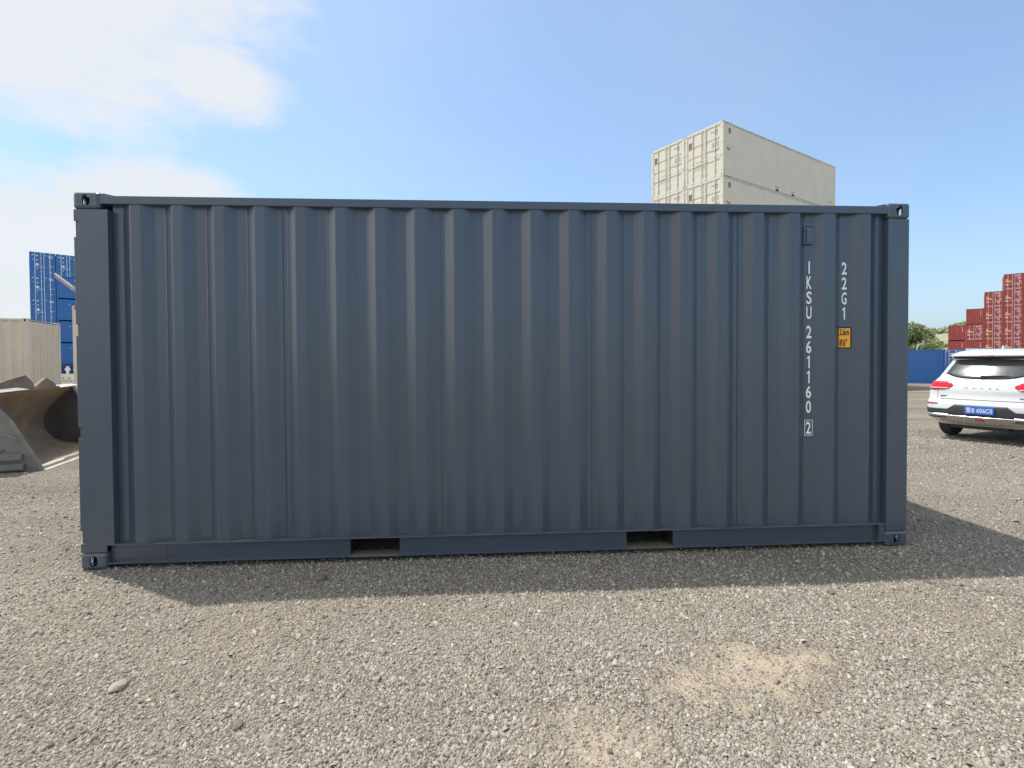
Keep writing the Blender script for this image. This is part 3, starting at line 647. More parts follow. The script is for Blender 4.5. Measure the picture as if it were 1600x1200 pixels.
        for i in range(4):
            zc = z0+0.2+(z1-z0-0.4)*i/3; xs_ = x0-0.05 if k == 0 else x1+0.05; hg.box(xs_-0.05, xs_+0.05, -0.008, 0.0215, zc-0.05, zc+0.05)
        hg.build('hinge', mat, d)
    MB().box(1.2125, 1.2255, 0.018, 0.06, z0, z1).build('door_gasket', MAT['gasket'], T)
    MB().box(0.1425, 0.1455, 0.018, 0.06, z0, z1).box(2.2925, 2.2955, 0.018, 0.06, z0, z1).box(0.146, 2.292, 0.018, 0.06, z1+0.001, z1+0.004).box(0.146, 2.292, 0.018, 0.06, z0-0.004, z0-0.001).build('door_gasket', MAT['gasket'], T)
    def marks(rects, mat_, name, y=0.0205, par=T):
        m = MB()
        for (xa, xb, za, zb) in rects: m.box(xa, xb, y-0.0015, y+0.0005, za, zb)
        m.build(name, mat_, par)
    rnd = random.Random(3)
    def lines(xa, xb, z, n, dz, h):
        out = []
        for i in range(n):
            out.append((xa+rnd.uniform(0, 0.04), xb-rnd.uniform(0, 0.18), z-i*dz, z-i*dz+h))
        return out
    if style == 'white':
        marks([(0.22, 0.48, H-0.82, H-0.50)], MAT['brown_plate'], 'data_plate', 0.0205)
        marks([(1.68+0.05*i, 1.71+0.05*i, H-0.46, H-0.38) for i in range(9)]+[(1.90+0.05*i, 1.93+0.05*i, H-0.60, H-0.52) for i in range(4)], MAT['grey_mark'], 'container_number_small', 0.0275)
        marks([(1.72, 1.95, H-1.02-0.06*i, H-1.0-0.06*i) for i in range(5)]+[(2.02, 2.16, H-1.02-0.06*i, H-1.0-0.06*i) for i in range(5)], MAT['grey_mark'], 'weight_panel', 0.0275)
        marks([(1.80+0.07*i, 1.84+0.07*i, H-1.50, H-1.46) for i in range(5)], MAT['grey_mark'], 'small_print', 0.0275)
        for sx, y in ((Wd, 1), (0, -1)):
            xo = Wd+0.0005 if sx else -0.0025
            m = MB().box(xo, xo+0.002, 0.50, 0.66, H-0.58, H-0.30); m.build('side_data_mark', MAT['brown_plate'], T)
            m = MB().box(xo, xo+0.002, 0.30, 0.46, H-1.42, H-1.34).box(xo, xo+0.002, 0.48, 0.64, H-1.47, H-1.36); m.build('orange_mark', MAT['orange'], T)
            m = MB().box(xo, xo+0.002, 5.0, 5.08, 0.26, 0.31).box(xo, xo+0.002, 5.12, 5.36, 0.25, 0.30).box(xo, xo+0.002, 6.74, 6.82, 0.26, 0.31).box(xo, xo+0.002, 6.86, 7.1, 0.25, 0.30); m.build('fork_pocket_warning', MAT['orange'], T)
            m = MB()
            for i in range(4): m.box(xo, xo+0.002, L-1.0+0.16*i, L-0.90+0.16*i, 0.42-0.01*i, 0.47-0.01*i)
            m.build('side_small_print', MAT['orange'], T)
            m = MB()
            for i in range(5): m.box(xo, xo+0.002, 0.20+0.11*i, 0.27+0.11*i, H-0.066, H-0.030)
            for i in range(34): m.box(xo, xo+0.0015, 1.0+0.278*i, 1.05+0.278*i, H-0.115, H-0.075)
            m.build('rail_stitch_mark', MAT['grey_mark'], T)
    else:
        mk = MAT['pale_mark'] if style == 'blue' else MAT['pink_mark']
        if style == 'blue':
            marks(lines(0.20, 0.48, H-0.45, 1, 0.1, 0.11)+lines(0.24, 0.46, H-1.0, 1, 0.1, 0.07)+[(0.62, 0.80, H-0.52, H-0.36), (0.63, 0.78, H-1.08, H-0.95), (0.58, 0.84, H-1.72, H-1.42), (0.66, 0.74, H-2.2, H-2.05)], mk, 'stencil_marks')
            marks(lines(1.36, 1.60, H-0.42, 1, 0.1, 0.06)+lines(1.78, 2.26, H-0.48, 2, 0.13, 0.09)+lines(1.80, 2.05, H-1.05, 3, 0.1, 0.05)+lines(1.82, 2.10, H-1.60, 3, 0.11, 0.06)+[(2.0, 2.08, H-2.5, H-2.42)], mk, 'number_print')
        else:
            marks(lines(0.22, 0.62, H-0.95, 5, 0.09, 0.06)+[(0.20, 0.55, H-1.98, H-1.72)]+[(0.22, 1.10, 0.18+0.1*i, 0.24+0.1*i) for i in range(2)], mk, 'stencil_marks')
            marks([(0.20, 0.95, H-1.45, H-1.20)], MAT['yellow'], 'yellow_strip')
            marks(lines(1.34, 2.20, H-0.35, 2, 0.16, 0.10)+lines(1.62, 2.26, H-0.75, 3, 0.12, 0.07)+[(1.9, 2.16, H-1.42, H-1.22)]+lines(1.34, 2.2, H-1.62, 3, 0.13, 0.06)+[(1.66, 1.86, H-2.15, H-1.95), (1.34, 2.2, 0.2, 0.27), (1.34, 2.2, 0.34, 0.39)], mk, 'number_print')
        if style != 'plain':
            # closed end print
            m = MB().box(0.35, 0.62, L+0.0005, L+0.002, H-0.52, H-0.32); m.build('end_logo_mark', MAT['orange'] if style == 'red' else mk, T)
            m = MB().box(1.2, 1.32, L+0.0005, L+0.002, H-0.75, H-0.67).box(1.98, 2.06, L+0.0005, L+0.002, H-1.25, H-0.30) if False else MB().box(1.15, 1.26, L+0.0005, L+0.002, H-0.75, H-0.67).box(0.42, 0.50, L+0.0005, L+0.002, H-1.30, H-0.32)
            m.build('end_number_print', mk, T)
        kids_ = None
    return T
def place(proto, first, loc, rz, label, group, cat='shipping container', tree=None, flip=None):
    o = proto if first else copy_tree(proto, None, tree)
    o.location = loc; o.rotation_euler = (0, 0, rz)
    o['label'] = label; o['category'] = cat; o['group'] = group
    return o
ORD = ['top', 'second from the top', 'third from the top', 'fourth from the top', 'bottom']

# ivory stack behind the slate container: door end looks along (-u); x local = u direction
HC = 2.896
th = -1.06; X0, Y0, ZT = 15.75, 22.51, 14.17
# near vertical edge is the corner between door face and the long side. u=(cos,sin): door face extends towards -u
wp = build_container(12.192, HC, MAT['cream'], 'white'); wt = tree_of(wp); first = True
for col in range(2):
    for row in range(5):
        off = -(2.438+0.054)*(col)-2.438
        x = X0+off*math.cos(th); y = Y0+off*math.sin(th); z = ZT-(row+1)*HC+0.002*(4-row)
        place(wp, first, (x, y, z), th, 'ivory long container, %s in the %s column of the tall stack behind' % (ORD[row], 'right' if col == 0 else 'left'),
              'ivory containers stacked behind the slate one', tree=wt); first = False

# blue stack far left
th = 0.709; X0, Y0, ZT = -54.56, 63.75, 15.59
bp_ = build_container(6.058, HC, MAT['blue'], 'blue'); bt = tree_of(bp_); first = True
for col in range(3):
    for row in range(5):
        door = (col == 0 or (row == 0))
        off = (2.438+0.06)*col; z = ZT-(row+1)*HC
        x = X0+off*math.cos(th); y = Y0+off*math.sin(th); rz = th
        if not door:   # turned round: blank end looks at the viewer
            off2 = off+2.438; x = X0+off2*math.cos(th)-math.sin(th)*6.058; y = Y0+off2*math.sin(th)+math.cos(th)*6.058; rz = th+math.pi
        place(bp_, first, (x, y, z), rz, 'blue container, %s in the %s column far left, %s' % (ORD[row], ['left', 'middle', 'hidden'][col], 'doors showing' if door else 'blank end'),
              'blue containers in the far left stack', tree=bt); first = False
for col in range(3):
    off = (2.438+0.06)*col; x = X0+off*math.cos(th); y = Y0+off*math.sin(th)
    t = tag(empty('half_height_container', (x, y, -0.02), th), 'dark blue low open container under the %s column of the blue stack' % ['left', 'middle', 'right'][col], 'container', 'dark low containers under the blue stack')
    for q in (0, 6.0): MB().box(0, 2.438, q, q+0.05, 0.12, 1.12).build('end_wall', MAT['dark_blue'], t)
    for q in (0, 2.388): MB().box(q, q+0.05, 0.05, 6.0, 0.12, 1.12).build('side_panel', MAT['dark_blue'], t)
    MB().box(0.05, 2.388, 0.05, 6.0, 0.0, 0.14).build('floor', MAT['dark_steel'], t)
    ps = MB()
    for i in range(7): ps.box(0.1+0.36*i, 0.2+0.36*i, -0.03, -0.001, 0.12, 1.1)
    ps.build('side_post', MAT['dark_blue'], t)

# red stack far right
th = -0.80; X0, Y0, ZT = 90.2, 85.0, 7.38
rp_ = build_container(6.058, HC, MAT['red'], 'red'); rt_ = tree_of(rp_); first = True
ORD6 = ['top', 'second from the top', 'third from the top', 'fourth from the top', 'fifth from the top', 'bottom']
names = ['first', 'second', 'third', 'fourth', 'fifth']
for col, nr in enumerate((3, 4, 5, 6, 6)):
    for row in range(nr):
        ztop = ZT+(nr-3)*HC-row*HC
        lvl = nr-row          # 1 = bottom
        door = not ((col == 0) or (col == 1 and row == 0) or (col == 1 and row == 2))
        off = (2.438+0.025)*col; x = X0+off*math.cos(th); y = Y0+off*math.sin(th); rz = th
        if not door:
            off2 = off+2.438; x = X0+off2*math.cos(th)-math.sin(th)*6.058; y = Y0+off2*math.sin(th)+math.cos(th)*6.058; rz = th+math.pi
        place(rp_, first, (x, y, ztop-HC), rz, 'dark red container, %s in the %s step from the left, %s' % (ORD6[row] if lvl > 1 else 'bottom', names[col], 'doors showing' if door else 'blank end'),
              'dark red containers in the stepped stack', tree=rt_); first = False

# blue pair on the right
x0, y0, z0 = 38.24, 32.53, 2.036-2.591
bl = build_container(12.192, 2.591, MAT['blue'], 'plain'); 
# long side faces the viewer: local y along -world x
bl.location = (x0-12.192, y0+2.438, z0); bl.rotation_euler = (0, 0, -math.pi/2)
tag(bl, 'long blue container standing right of the slate one, left of the white car', 'shipping container', 'blue containers on the ground at the right')
b2 = copy_tree(bl); b2.location = (x0+0.5, y0+2.438-0.9, z0-0.03); b2.rotation_euler = (0, 0, -math.pi/2)
b2['label'] = 'blue container standing behind the white car, its pale left end showing'

# cream container far left, close behind the bucket
ta = rad(110); uc = Vector((math.cos(ta), math.sin(ta), 0)); vc = Vector((-math.sin(ta), math.cos(ta), 0))
cr = build_container(6.058, 2.9, MAT['tan'], 'plain')
# blank corrugated end looks right: local frame x along end. end wall is at local y = L
cr.location = Vector((-12.10, 13.79, 0.0))+vc*6.058+uc*2.438; cr.rotation_euler = (0, 0, ta-math.pi)
tag(cr, 'cream container behind the digging bucket, corrugated end turned right', 'shipping container')
c2 = copy_tree(cr); c2.location = (-7.72, 9.92+2.438, 0.0); c2.rotation_euler = (0, 0, -math.pi/2)
c2['label'] = 'cream container just showing its left edge behind the slate container'

# ------------------------------------------------------------------ wheel loader bucket at the left
def bucket():
    a = Vector((-0.26, math.sqrt(1-0.26**2), 0)); b = Vector((-a.y, a.x, 0)); O = Vector((-3.06, 3.42, 0.0)); Lb = 2.15
    T = tag(empty('loader_bucket', O), 'large rusty brown digging bucket lying on the gravel at the left', 'loader bucket')
    F = lambda s, h, t: tuple(b*s+a*t+Vector((0, 0, h)))
    inner = [(0.02, 0.025), (0.45, 0.060), (0.72, 0.105), (0.86, 0.18), (0.96, 0.31), (1.00, 0.47), (0.96, 0.62), (0.87, 0.76), (0.75, 0.88), (0.64, 0.98), (0.57, 1.06)]
    def off(poly, d):
        out = []
        for i, (x, y) in enumerate(poly):
            p = poly[max(i-1, 0)]; q = poly[min(i+1, len(poly)-1)]; tx, ty = q[0]-p[0], q[1]-p[1]; l = math.hypot(tx, ty); out.append((x+ty/l*d, y-tx/l*d))
        return out
    outer = off(inner, 0.022)
    # refine curve
    shell = MB(); rows = 26; n = len(inner); vs = []
    for r in range(rows+1):
        t = 0.02+(Lb-0.04)*r/rows
        for i, (s, h) in enumerate(inner):
            w = 0.008*mnoise.noise(Vector((s*4, h*4, t*3))); vs.append(F(s+w, h+w, t))
    k = (rows+1)*n
    for r in range(rows+1):
        t = 0.02+(Lb-0.04)*r/rows
        for s, h in outer: vs.append(F(s, h, t))
    fs = [(r*n+i, r*n+i+1, (r+1)*n+i+1, (r+1)*n+i) for r in range(rows) for i in range(n-1)]
    fs += [tuple(k+j for j in f[::-1]) for f in fs]
    fs += [(r*n, (r+1)*n, k+(r+1)*n, k+r*n) for r in range(rows)]+[((r+1)*n-1, k+(r+1)*n-1, k+(r+2)*n-1, (r+2)*n-1) for r in range(rows)]
    shell.add(vs, fs); sh = shell.build('shell', MAT['bucket'], T, smooth=True)
    # side plates with front edge bar
    sp = [(0.0, 0.0), (0.06, 0.12), (0.12, 0.24), (0.25, 0.51), (0.33, 0.67), (0.46, 0.86), (0.56, 1.05), (0.66, 1.0), (0.80, 0.88), (0.92, 0.75), (1.01, 0.62), (1.05, 0.47), (1.01, 0.30), (0.90, 0.15), (0.75, 0.07), (0.45, 0.02)]
    for t0, t1 in ((-0.022, 0.0), (Lb, Lb+0.022)):
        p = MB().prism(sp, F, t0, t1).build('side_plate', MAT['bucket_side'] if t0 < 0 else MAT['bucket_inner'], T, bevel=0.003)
        edge = [(0.0, 0.0), (0.12, 0.24), (0.25, 0.51), (0.33, 0.67), (0.46, 0.86), (0.56, 1.05)]
        e2 = [(s+0.035, h-0.012) for s, h in edge]
        MB().prism(edge+e2[::-1], F, t0-0.014, t1+0.014).build('side_edge_bar', MAT['bucket_side'] if t0 < 0 else MAT['bucket_edge'], p, bevel=0.004)
    # outside wear pads of the near plate
    for (s0, s1, h0, h1, tt) in ((0.20, 0.98, 0.035, 0.115, -0.075), (0.215, 0.98, 0.165, 0.245, -0.075), (0.42, 1.0, 0.29, 0.315, -0.05)):
        MB().prism([(s0, h0), (s1, h0), (s1, h1), (s0, h1)], F, tt, -0.0225).build('wear_pad', MAT['bucket_side'], T, bevel=0.006)
    MB().prism([(0.24, 0.45), (0.34, 0.50), (0.56, 0.52), (0.56, 0.50), (0.36, 0.475), (0.25, 0.42)], F, -0.035, -0.0225).build('weld_rib', MAT['bucket_side'], T)
    # cutting edge plate
    MB().prism([(-0.035, 0.0), (-0.035, 0.012), (0.16, 0.040), (0.16, 0.015)], F, -0.012, Lb+0.03).build('cutting_edge', MAT['bucket_edge'], T, bevel=0.004)
    # spill guard along the top: bent, torn upper plate in pieces
    def plate(pts, th_, name, mat):
        """pts: (s, h, t) polygon, thickened along -b"""
        m = MB(); n_ = len(pts); f_ = [F(*p) for p in pts]; g_ = [F(p[0]+th_, p[1]-0.004, p[2]) for p in pts]
        m.add(f_+g_, [tuple(range(n_))[::-1], tuple(range(n_, 2*n_))]+[(i, (i+1) % n_, n_+(i+1) % n_, n_+i) for i in range(n_)]); return m.build(name, mat, T)
    plate([(0.55, 1.04, 0.0), (0.57, 1.13, 0.0), (0.60, 1.20, 0.42), (0.60, 1.265, 0.86), (0.57, 1.15, 0.98), (0.55, 1.04, 1.0)], 0.028, 'spill_guard', MAT['bucket_dark'])
    plate([(0.55, 1.04, 1.0), (0.57, 1.08, 1.02), (0.60, 1.19, 1.34), (0.60, 1.205, 1.42), (0.57, 1.12, 1.56), (0.55, 1.04, 1.60)], 0.05, 'spill_guard', MAT['bucket_dark'])
    plate([(0.50, 1.05, 1.70), (0.60, 1.075, 1.74), (0.60, 1.085, Lb+0.02), (0.50, 1.06, Lb+0.02)], 0.10, 'top_lip', MAT['bucket_edge'])
    plate([(0.46, 1.055, -0.02), (0.52, 1.085, 0.0), (0.54, 1.095, 0.55), (0.50, 1.06, 0.75)], 0.07, 'top_lip', MAT['bucket_edge'])
    # rear hitch ribs
    for t in (0.7, 1.4): MB().prism([(0.95, 0.2), (1.2, 0.35), (1.2, 0.75), (0.9, 0.78), (1.03, 0.5)], F, t, t+0.04).build('hitch_rib', MAT['bucket'], T)
bucket()

# ------------------------------------------------------------------ white car
def car():
    CX = 0.90; HD = rad(-65.0)
    T = tag(empty('parked_car', (11.50, 4.60, float(gz(11.50, 4.60))+0.004), HD), 'white SUV parked on the gravel at the right edge, seen from behind', 'car')
    SL = [(0.28, 0.78, 0.14, 4.42), (0.34, 0.84, 0.06, 4.52), (0.42, 0.90, 0.01, 4.58), (0.50, 0.925, 0.0, 4.62), (0.60, 0.935, 0.005, 4.64), (0.70, 0.94, 0.025, 4.64), (0.755, 0.935, 0.075, 4.63), (0.86, 0.93, 0.078, 4.58),
          (0.95, 0.915, 0.088, 4.45), (1.03, 0.885, 0.125, 4.2), (1.09, 0.85, 0.165, 3.75), (1.13, 0.815, 0.19, 3.62), (1.22, 0.775, 0.255, 3.38), (1.32, 0.735, 0.33, 3.12), (1.42, 0.69, 0.40, 2.88), (1.48, 0.662, 0.435, 2.72),
          (1.50, 0.668, 0.355, 2.66), (1.54, 0.655, 0.34, 2.56), (1.58, 0.625, 0.37, 2.42), (1.615, 0.575, 0.46, 2.25), (1.645, 0.49, 0.64, 2.05), (1.662, 0.36, 0.85, 1.8)]
    zz = [s[0] for s in SL]
    def pr(z): return [float(np.interp(z, zz, [s[i] for s in SL])) for i in (1, 2, 3)]
    def rear(s, z, off=0.0):
        w, yr, yf = pr(z); rx = min(0.20, w*0.3); ry = 0.24; sg = 1 if s >= 0 else -1; u = abs(s); bow = 0.055
        if u <= 0.75: x = u/0.75*(w-rx); y = yr+bow*(x/w)**2; nx, ny = 0.1*u, -1
        else:
            t = (u-0.75)/0.25*math.pi/2; x = (w-rx)+rx*math.sin(t); y = yr+bow*((w-rx)/w)**2+ry*(1-math.cos(t)); nx, ny = math.sin(t), -math.cos(t)
        return ((x+nx*off)*sg, y+ny*off, z)
    # closed outline per slice
    ss = [-1+2*i/44 for i in range(45)]
    rings = []
    for z in sorted(set(zz+[0.46, 0.65, 0.9, 1.0, 1.06, 1.17, 1.27, 1.37, 1.45, 1.52, 1.56, 1.60])):
        w, yr, yf = pr(z); ring = [rear(s, z) for s in ss]
        for i in range(15):
            y = ring[44][1]+(yf-0.5-ring[44][1])*(i+1)/16; ring.append((w, y, z))
        for i in range(17):
            t = math.pi*i/16; ring.append((w*math.copysign(abs(math.cos(t))**0.6, math.cos(t)), yf-0.5+0.5*math.sin(t)**0.8 if 0 < i < 16 else yf-0.5, z))
        for i in range(15):
            y = yf-0.5+(ring[0][1]-yf+0.5)*(i+1)/16; ring.append((-w, y, z))
        rings.append(ring)
    n = len(rings[0]); vs = [p for r in rings for p in r]; m = MB()
    fs = [(k*n+i, k*n+(i+1) % n, (k+1)*n+(i+1) % n, (k+1)*n+i) for k in range(len(rings)-1) for i in range(n)]
    fs += [tuple(range(n))[::-1]]
    top = (len(rings)-1)*n; vs.append((0, 1.35, 1.668)); fs += [(top+i, top+(i+1) % n, len(vs)-1) for i in range(n)]
    m.add(vs, fs); body = m.build('body', [MAT['car_white'], MAT['car_black']], T, smooth=True)
    # wheel arches cut out
    cut = MB()
    for y in (0.92, 3.66):
        for x0, x1 in ((-1.2, -0.62), (0.62, 1.2)): cut.tube((x0, y, 0.37), (x1, y, 0.37), 0.425, 28)
    cut.box(-0.72, 0.72, 0.55, 4.2, 0.1, 0.34)
    co = cut.build('cut', MAT['car_black']); bo = body.modifiers.new('b', 'BOOLEAN'); bo.operation = 'DIFFERENCE'; bo.solver = 'EXACT'; bo.use_self = True; bo.object = co; bo.material_mode = 'TRANSFER'
    bm2 = body.matrix_world.copy(); par = body.parent; body.parent = None
    me = mesh_from_mod(body); body.modifiers.clear(); body.data = me; body.parent = par; bpy.data.objects.remove(co)
    me.name = 'body'
    MB().box(-0.60, 0.60, 0.35, 4.1, 0.20, 0.40).build('underbody', MAT['car_black'], T)
    def patch(name, mat, s0, s1, zlo, zhi, off=0.006, par=T, ns=24, nzz=8, th_=0.012, smooth=True):
        m = MB(); vs = []
        for o_ in (off, off-th_):
            for j in range(nzz+1):
                for i in range(ns+1):
                    s = s0+(s1-s0)*i/ns; a_, b_ = (zlo(s) if callable(zlo) else zlo), (zhi(s) if callable(zhi) else zhi)
                    vs.append(rear(s, a_+(b_-a_)*j/nzz, o_))
        k = (ns+1)*(nzz+1); q = ns+1
        fs = [(j*q+i, j*q+i+1, (j+1)*q+i+1, (j+1)*q+i) for j in range(nzz) for i in range(ns)]
        fs += [tuple(k+t for t in f[::-1]) for f in fs]
        fs += [(i, k+i, k+i+1, i+1) for i in range(ns)]+[(nzz*q+i, nzz*q+i+1, k+nzz*q+i+1, k+nzz*q+i) for i in range(ns)]
        fs += [(j*q, (j+1)*q, k+(j+1)*q, k+j*q) for j in range(nzz)]+[(j*q+ns, k+j*q+ns, k+(j+1)*q+ns, (j+1)*q+ns) for j in range(nzz)]
        m.add(vs, fs); return m.build(name, mat, par, smooth=smooth)
    # rear window: low edge curves up to the sides
    patch('rear_window', MAT['car_glass'], -0.80, 0.80, lambda s: 1.115+0.09*abs(s/0.8)**3.2, lambda s: 1.475-0.015*abs(s/0.8)**2, 0.004)
    sp = patch('spoiler', MAT['car_white'], -0.86, 0.86, 1.520, lambda s: 1.565, 0.045, nzz=2, th_=0.10)
    patch('spoiler_underside', MAT['car_black'], -0.84, 0.84, 1.478, 1.5185, 0.012, nzz=2, th_=0.02, par=sp)
    patch('brake_light', MAT['tail_red'], -0.16, 0.16, 1.532, 1.550, 0.0475, nzz=1, th_=0.004, par=sp)
    # tail lamps
    for sg in (-1, 1):
        def zl(s, sg=sg): u = (abs(s)-0.50)/0.48; return 0.925-0.015*min(1, u*1.6)+0.055*max(0, 1-u*4)**1.5
        def zh(s, sg=sg): u = (abs(s)-0.50)/0.48; return 1.055+0.010*min(1, max(0, u)*3)-0.050*max(0, 1-u*4)**1.5-0.02*max(0, u-0.7)/0.3
        a_, b_ = (0.50, 0.98) if sg > 0 else (-0.98, -0.50)
        tl = patch('tail_light', MAT['tail_red'], a_, b_, zl, zh, 0.012, th_=0.02, ns=30)
        patch('lamp_strip', MAT['tail_clear'], a_*1.0 if sg > 0 else -0.95, 0.86 if sg > 0 else -0.56, 0.938, 0.952, 0.0145, par=tl, nzz=1, th_=0.004) if sg < 0 else patch('lamp_strip', MAT['tail_clear'], 0.56, 0.95, 0.938, 0.952, 0.0145, par=tl, nzz=1, th_=0.004)
        patch('reflector', MAT['tail_red'], 0.70*sg if sg > 0 else -0.97, 0.97 if sg > 0 else -0.70, 0.650, 0.672, 0.008, nzz=1, th_=0.006)
    # tailgate shut lines
    patch('tailgate_gap', MAT['car_black'], -0.66, 0.66, 0.742, 0.752, 0.0015, nzz=1, th_=0.004)
    for sg in (-1, 1): patch('tailgate_gap', MAT['car_black'], 0.725*sg-0.004, 0.725*sg+0.004, 0.76, 0.945, 0.0015, ns=1, th_=0.004)
    # black lower bumper with licence recess
    def bz(s):
        u = abs(s); return 0.655 if u < 0.40 else (0.655-(u-0.40)/0.12*0.085 if u < 0.52 else 0.57)
    patch('lower_bumper', MAT['car_black'], -0.99, 0.99, 0.44, bz, 0.008, ns=60)
    patch('skid_plate', MAT['car_skid'], -0.74, 0.74, lambda s: 0.30+0.03*abs(s/0.74)**2, 0.438, 0.010, th_=0.03)
    ch = patch('chrome_strip', MAT['chrome'], -0.80, 0.80, 0.440, 0.456, 0.022, nzz=2, th_=0.02)
    for sg in (-1, 1):
        a_, b_ = (0.52, 0.95) if sg > 0 else (-0.95, -0.52)
        ex = patch('exhaust_trim', MAT['chrome'], a_, b_, lambda s: 0.385+0.0*s, lambda s: 0.475, 0.020, nzz=2, th_=0.02)
        patch('exhaust_opening', MAT['car_black'], a_+0.03, b_-0.03, 0.400, 0.452, 0.0235, nzz=1, th_=0.004, par=ex)
    patch('fog_light', MAT['tail_red'], -0.075, 0.075, 0.385, 0.420, 0.016, nzz=1, th_=0.01)
    st = MB()
    for s in (-0.42, -0.28, 0.30, 0.44):
        p = rear(s, 0.36, 0.012); st.box(p[0]-0.008, p[0]+0.008, p[1]-0.012, p[1]+0.01, 0.33, 0.40)
    st.build('skid_rib', MAT['car_skid'], T)
    # number plate
    yp = rear(0, 0.60, 0.0)[1]-0.030
    pl = MB().box(-0.22, 0.22, yp, yp+0.010, 0.505, 0.645).build('number_plate', MAT['plate_blue'], T, bevel=0.003)
    me_ = text_mesh('\u9c81B 606C0', 0.395, 0.098, MAT['white_print'], 'plate_text'); me_.transform(Matrix.Translation((0, yp-0.0015, 0.575))); link('plate_text', me_, pl)
    # badge letters
    for i, c in enumerate('HAVAL'):
        x = -0.24+0.12*i; p = rear(x/0.735*0.75, 0.955, 0.0); me_ = text_mesh(c, 0.048, 0.022, MAT['car_black'], 'badge_letter'); 
        me_.transform(Matrix.Translation((x, p[1]-0.006, 0.957))); link('badge_letter', me_, T)
    for x in (-0.60, 0.60):
        p = rear(x/0.735*0.75, 0.80, 0.0); bb = MB()
        for i in range(6): bb.box(x-0.06+0.02*i, x-0.046+0.02*i, p[1]-0.006, p[1]+0.004, 0.795, 0.811)
        bb.build('model_badge', MAT['car_black'], T)
    # wiper
    w0 = Vector(rear(-0.02, 1.165, 0.03)); w1 = Vector(rear(0.46, 1.185, 0.02))
    wm = MB().tube(w0, w1, 0.016, 8, 0.005); p = rear(-0.03, 1.155, 0.012); wm.tube((p[0], p[1]+0.02, p[2]), (p[0], p[1]-0.03, p[2]), 0.028, 12); wm.build('rear_wiper', MAT['car_black'], T)
    # side glass, pillars: one band each side
    for sg in (-1, 1):
        g = MB(); pts = []
        for z, y0_, y1_ in ((1.10, 0.75, 3.35), (1.20, 0.72, 3.15), (1.30, 0.78, 2.92), (1.40, 0.88, 2.70), (1.47, 1.0, 2.55)):
            w = pr(z)[0]; pts += [(sg*(w+0.003), y0_, z), (sg*(w+0.003), (y0_+y1_)/2, z), (sg*(w+0.003), y1_, z)]
        g.add(pts, [(3*k+i, 3*k+i+1, 3*k+i+4, 3*k+i+3) for k in range(4) for i in range(2)]); g.build('side_window', MAT['car_glass'], T)
        r = MB().tube((sg*0.54, 0.85, 1.665), (sg*0.56, 2.6, 1.665), 0.014, 8); r.tube((sg*0.54, 0.85, 1.60), (sg*0.54, 0.85, 1.665), 0.012, 6).tube((sg*0.56, 2.6, 1.55), (sg*0.56, 2.6, 1.665), 0.012, 6)
        r.build('roof_rail', MAT['chrome'], T)
        mi = MB().box(sg*0.86 if sg > 0 else -1.06, 1.06 if sg > 0 else -0.86, 3.05, 3.17, 1.06, 1.20); mi.build('side_mirror', MAT['car_white'], T, bevel=0.03)
        MB().prism([(0.60, 0.60), (0.85, 0.60), (0.85, 0.72), (0.62, 0.70)], lambda u, v, t: (sg*u, t, v), 4.35, 4.50).build('headlight', MAT['tail_clear'], T)
    ws = MB(); ws.add([(-0.74, 3.60, 1.12), (0.74, 3.60, 1.12), (0.60, 2.70, 1.50), (-0.60, 2.70, 1.50)], [(0, 1, 2, 3)]); ws.build('windscreen', MAT['car_glass'], T)
    fin = MB().prism([(0.95, 1.655), (1.12, 1.655), (1.00, 1.715), (0.965, 1.715)], lambda u, v, t: (t, u, v), -0.012, 0.012).build('roof_fin', MAT['car_white'], T, bevel=0.004)
    # wheels
    def wheel(x, y):
        sg = 1 if x > 0 else -1; r0 = 0.372; prof = [(-0.115, 0.235), (-0.118, 0.30), (-0.105, 0.345), (-0.075, r0)]
        for gx in (-0.045, -0.005, 0.035):
            prof += [(gx-0.010, r0), (gx-0.008, r0-0.010), (gx+0.002, r0-0.010), (gx+0.004, r0)]
        prof += [(0.075, r0), (0.105, 0.345), (0.118, 0.30), (0.115, 0.235)]
        n_ = 48; m = MB(); vs = []
        for i in range(n_):
            t = 2*math.pi*i/n_
            for px_, pr_ in prof: vs.append((px_, pr_*math.cos(t), pr_*math.sin(t)))
        k = len(prof); fs = [(i*k+j, i*k+j+1, ((i+1) % n_)*k+j+1, ((i+1) % n_)*k+j) for i in range(n_) for j in range(k-1)]
        m.add(vs, fs); w = m.build('wheel', MAT['tyre'], T); w.location = (x, y, 0.365); 
        rm = MB(); prof2 = [(-0.112, 0.236), (-0.10, 0.21), (0.06, 0.20), (0.105, 0.236)]; vs = []
        for i in range(n_):
            t = 2*math.pi*i/n_
            for px_, pr_ in prof2: vs.append((px_, pr_*math.cos(t), pr_*math.sin(t)))
        rm.add(vs, [(i*4+j, i*4+j+1, ((i+1) % n_)*4+j+1, ((i+1) % n_)*4+j) for i in range(n_) for j in range(3)])
        rm.build('rim', MAT['rim'], w)
        sp_ = MB()
        for i in range(5):
            t = 2*math.pi*i/5; d = Vector((0, math.cos(t), math.sin(t))); sp_.tube(Vector((sg*0.08, 0, 0))+d*0.03, Vector((sg*0.09, 0, 0))+d*0.215, 0.032, 6, 0.022)
        sp_.tube((sg*0.06, 0, 0), (sg*0.10, 0, 0), 0.06, 16); sp_.build('spokes', MAT['rim'], w)
        MB().tube((-sg*0.02, 0, 0), (0.02*sg, 0, 0), 0.15, 24).tube((-sg*0.12, 0, 0), (-sg*0.02, 0, 0), 0.05, 12).build('brake_disc', MAT['rim'], w)
    for x in (-0.80, 0.80):
        for y in (0.92, 3.66): wheel(x, y)
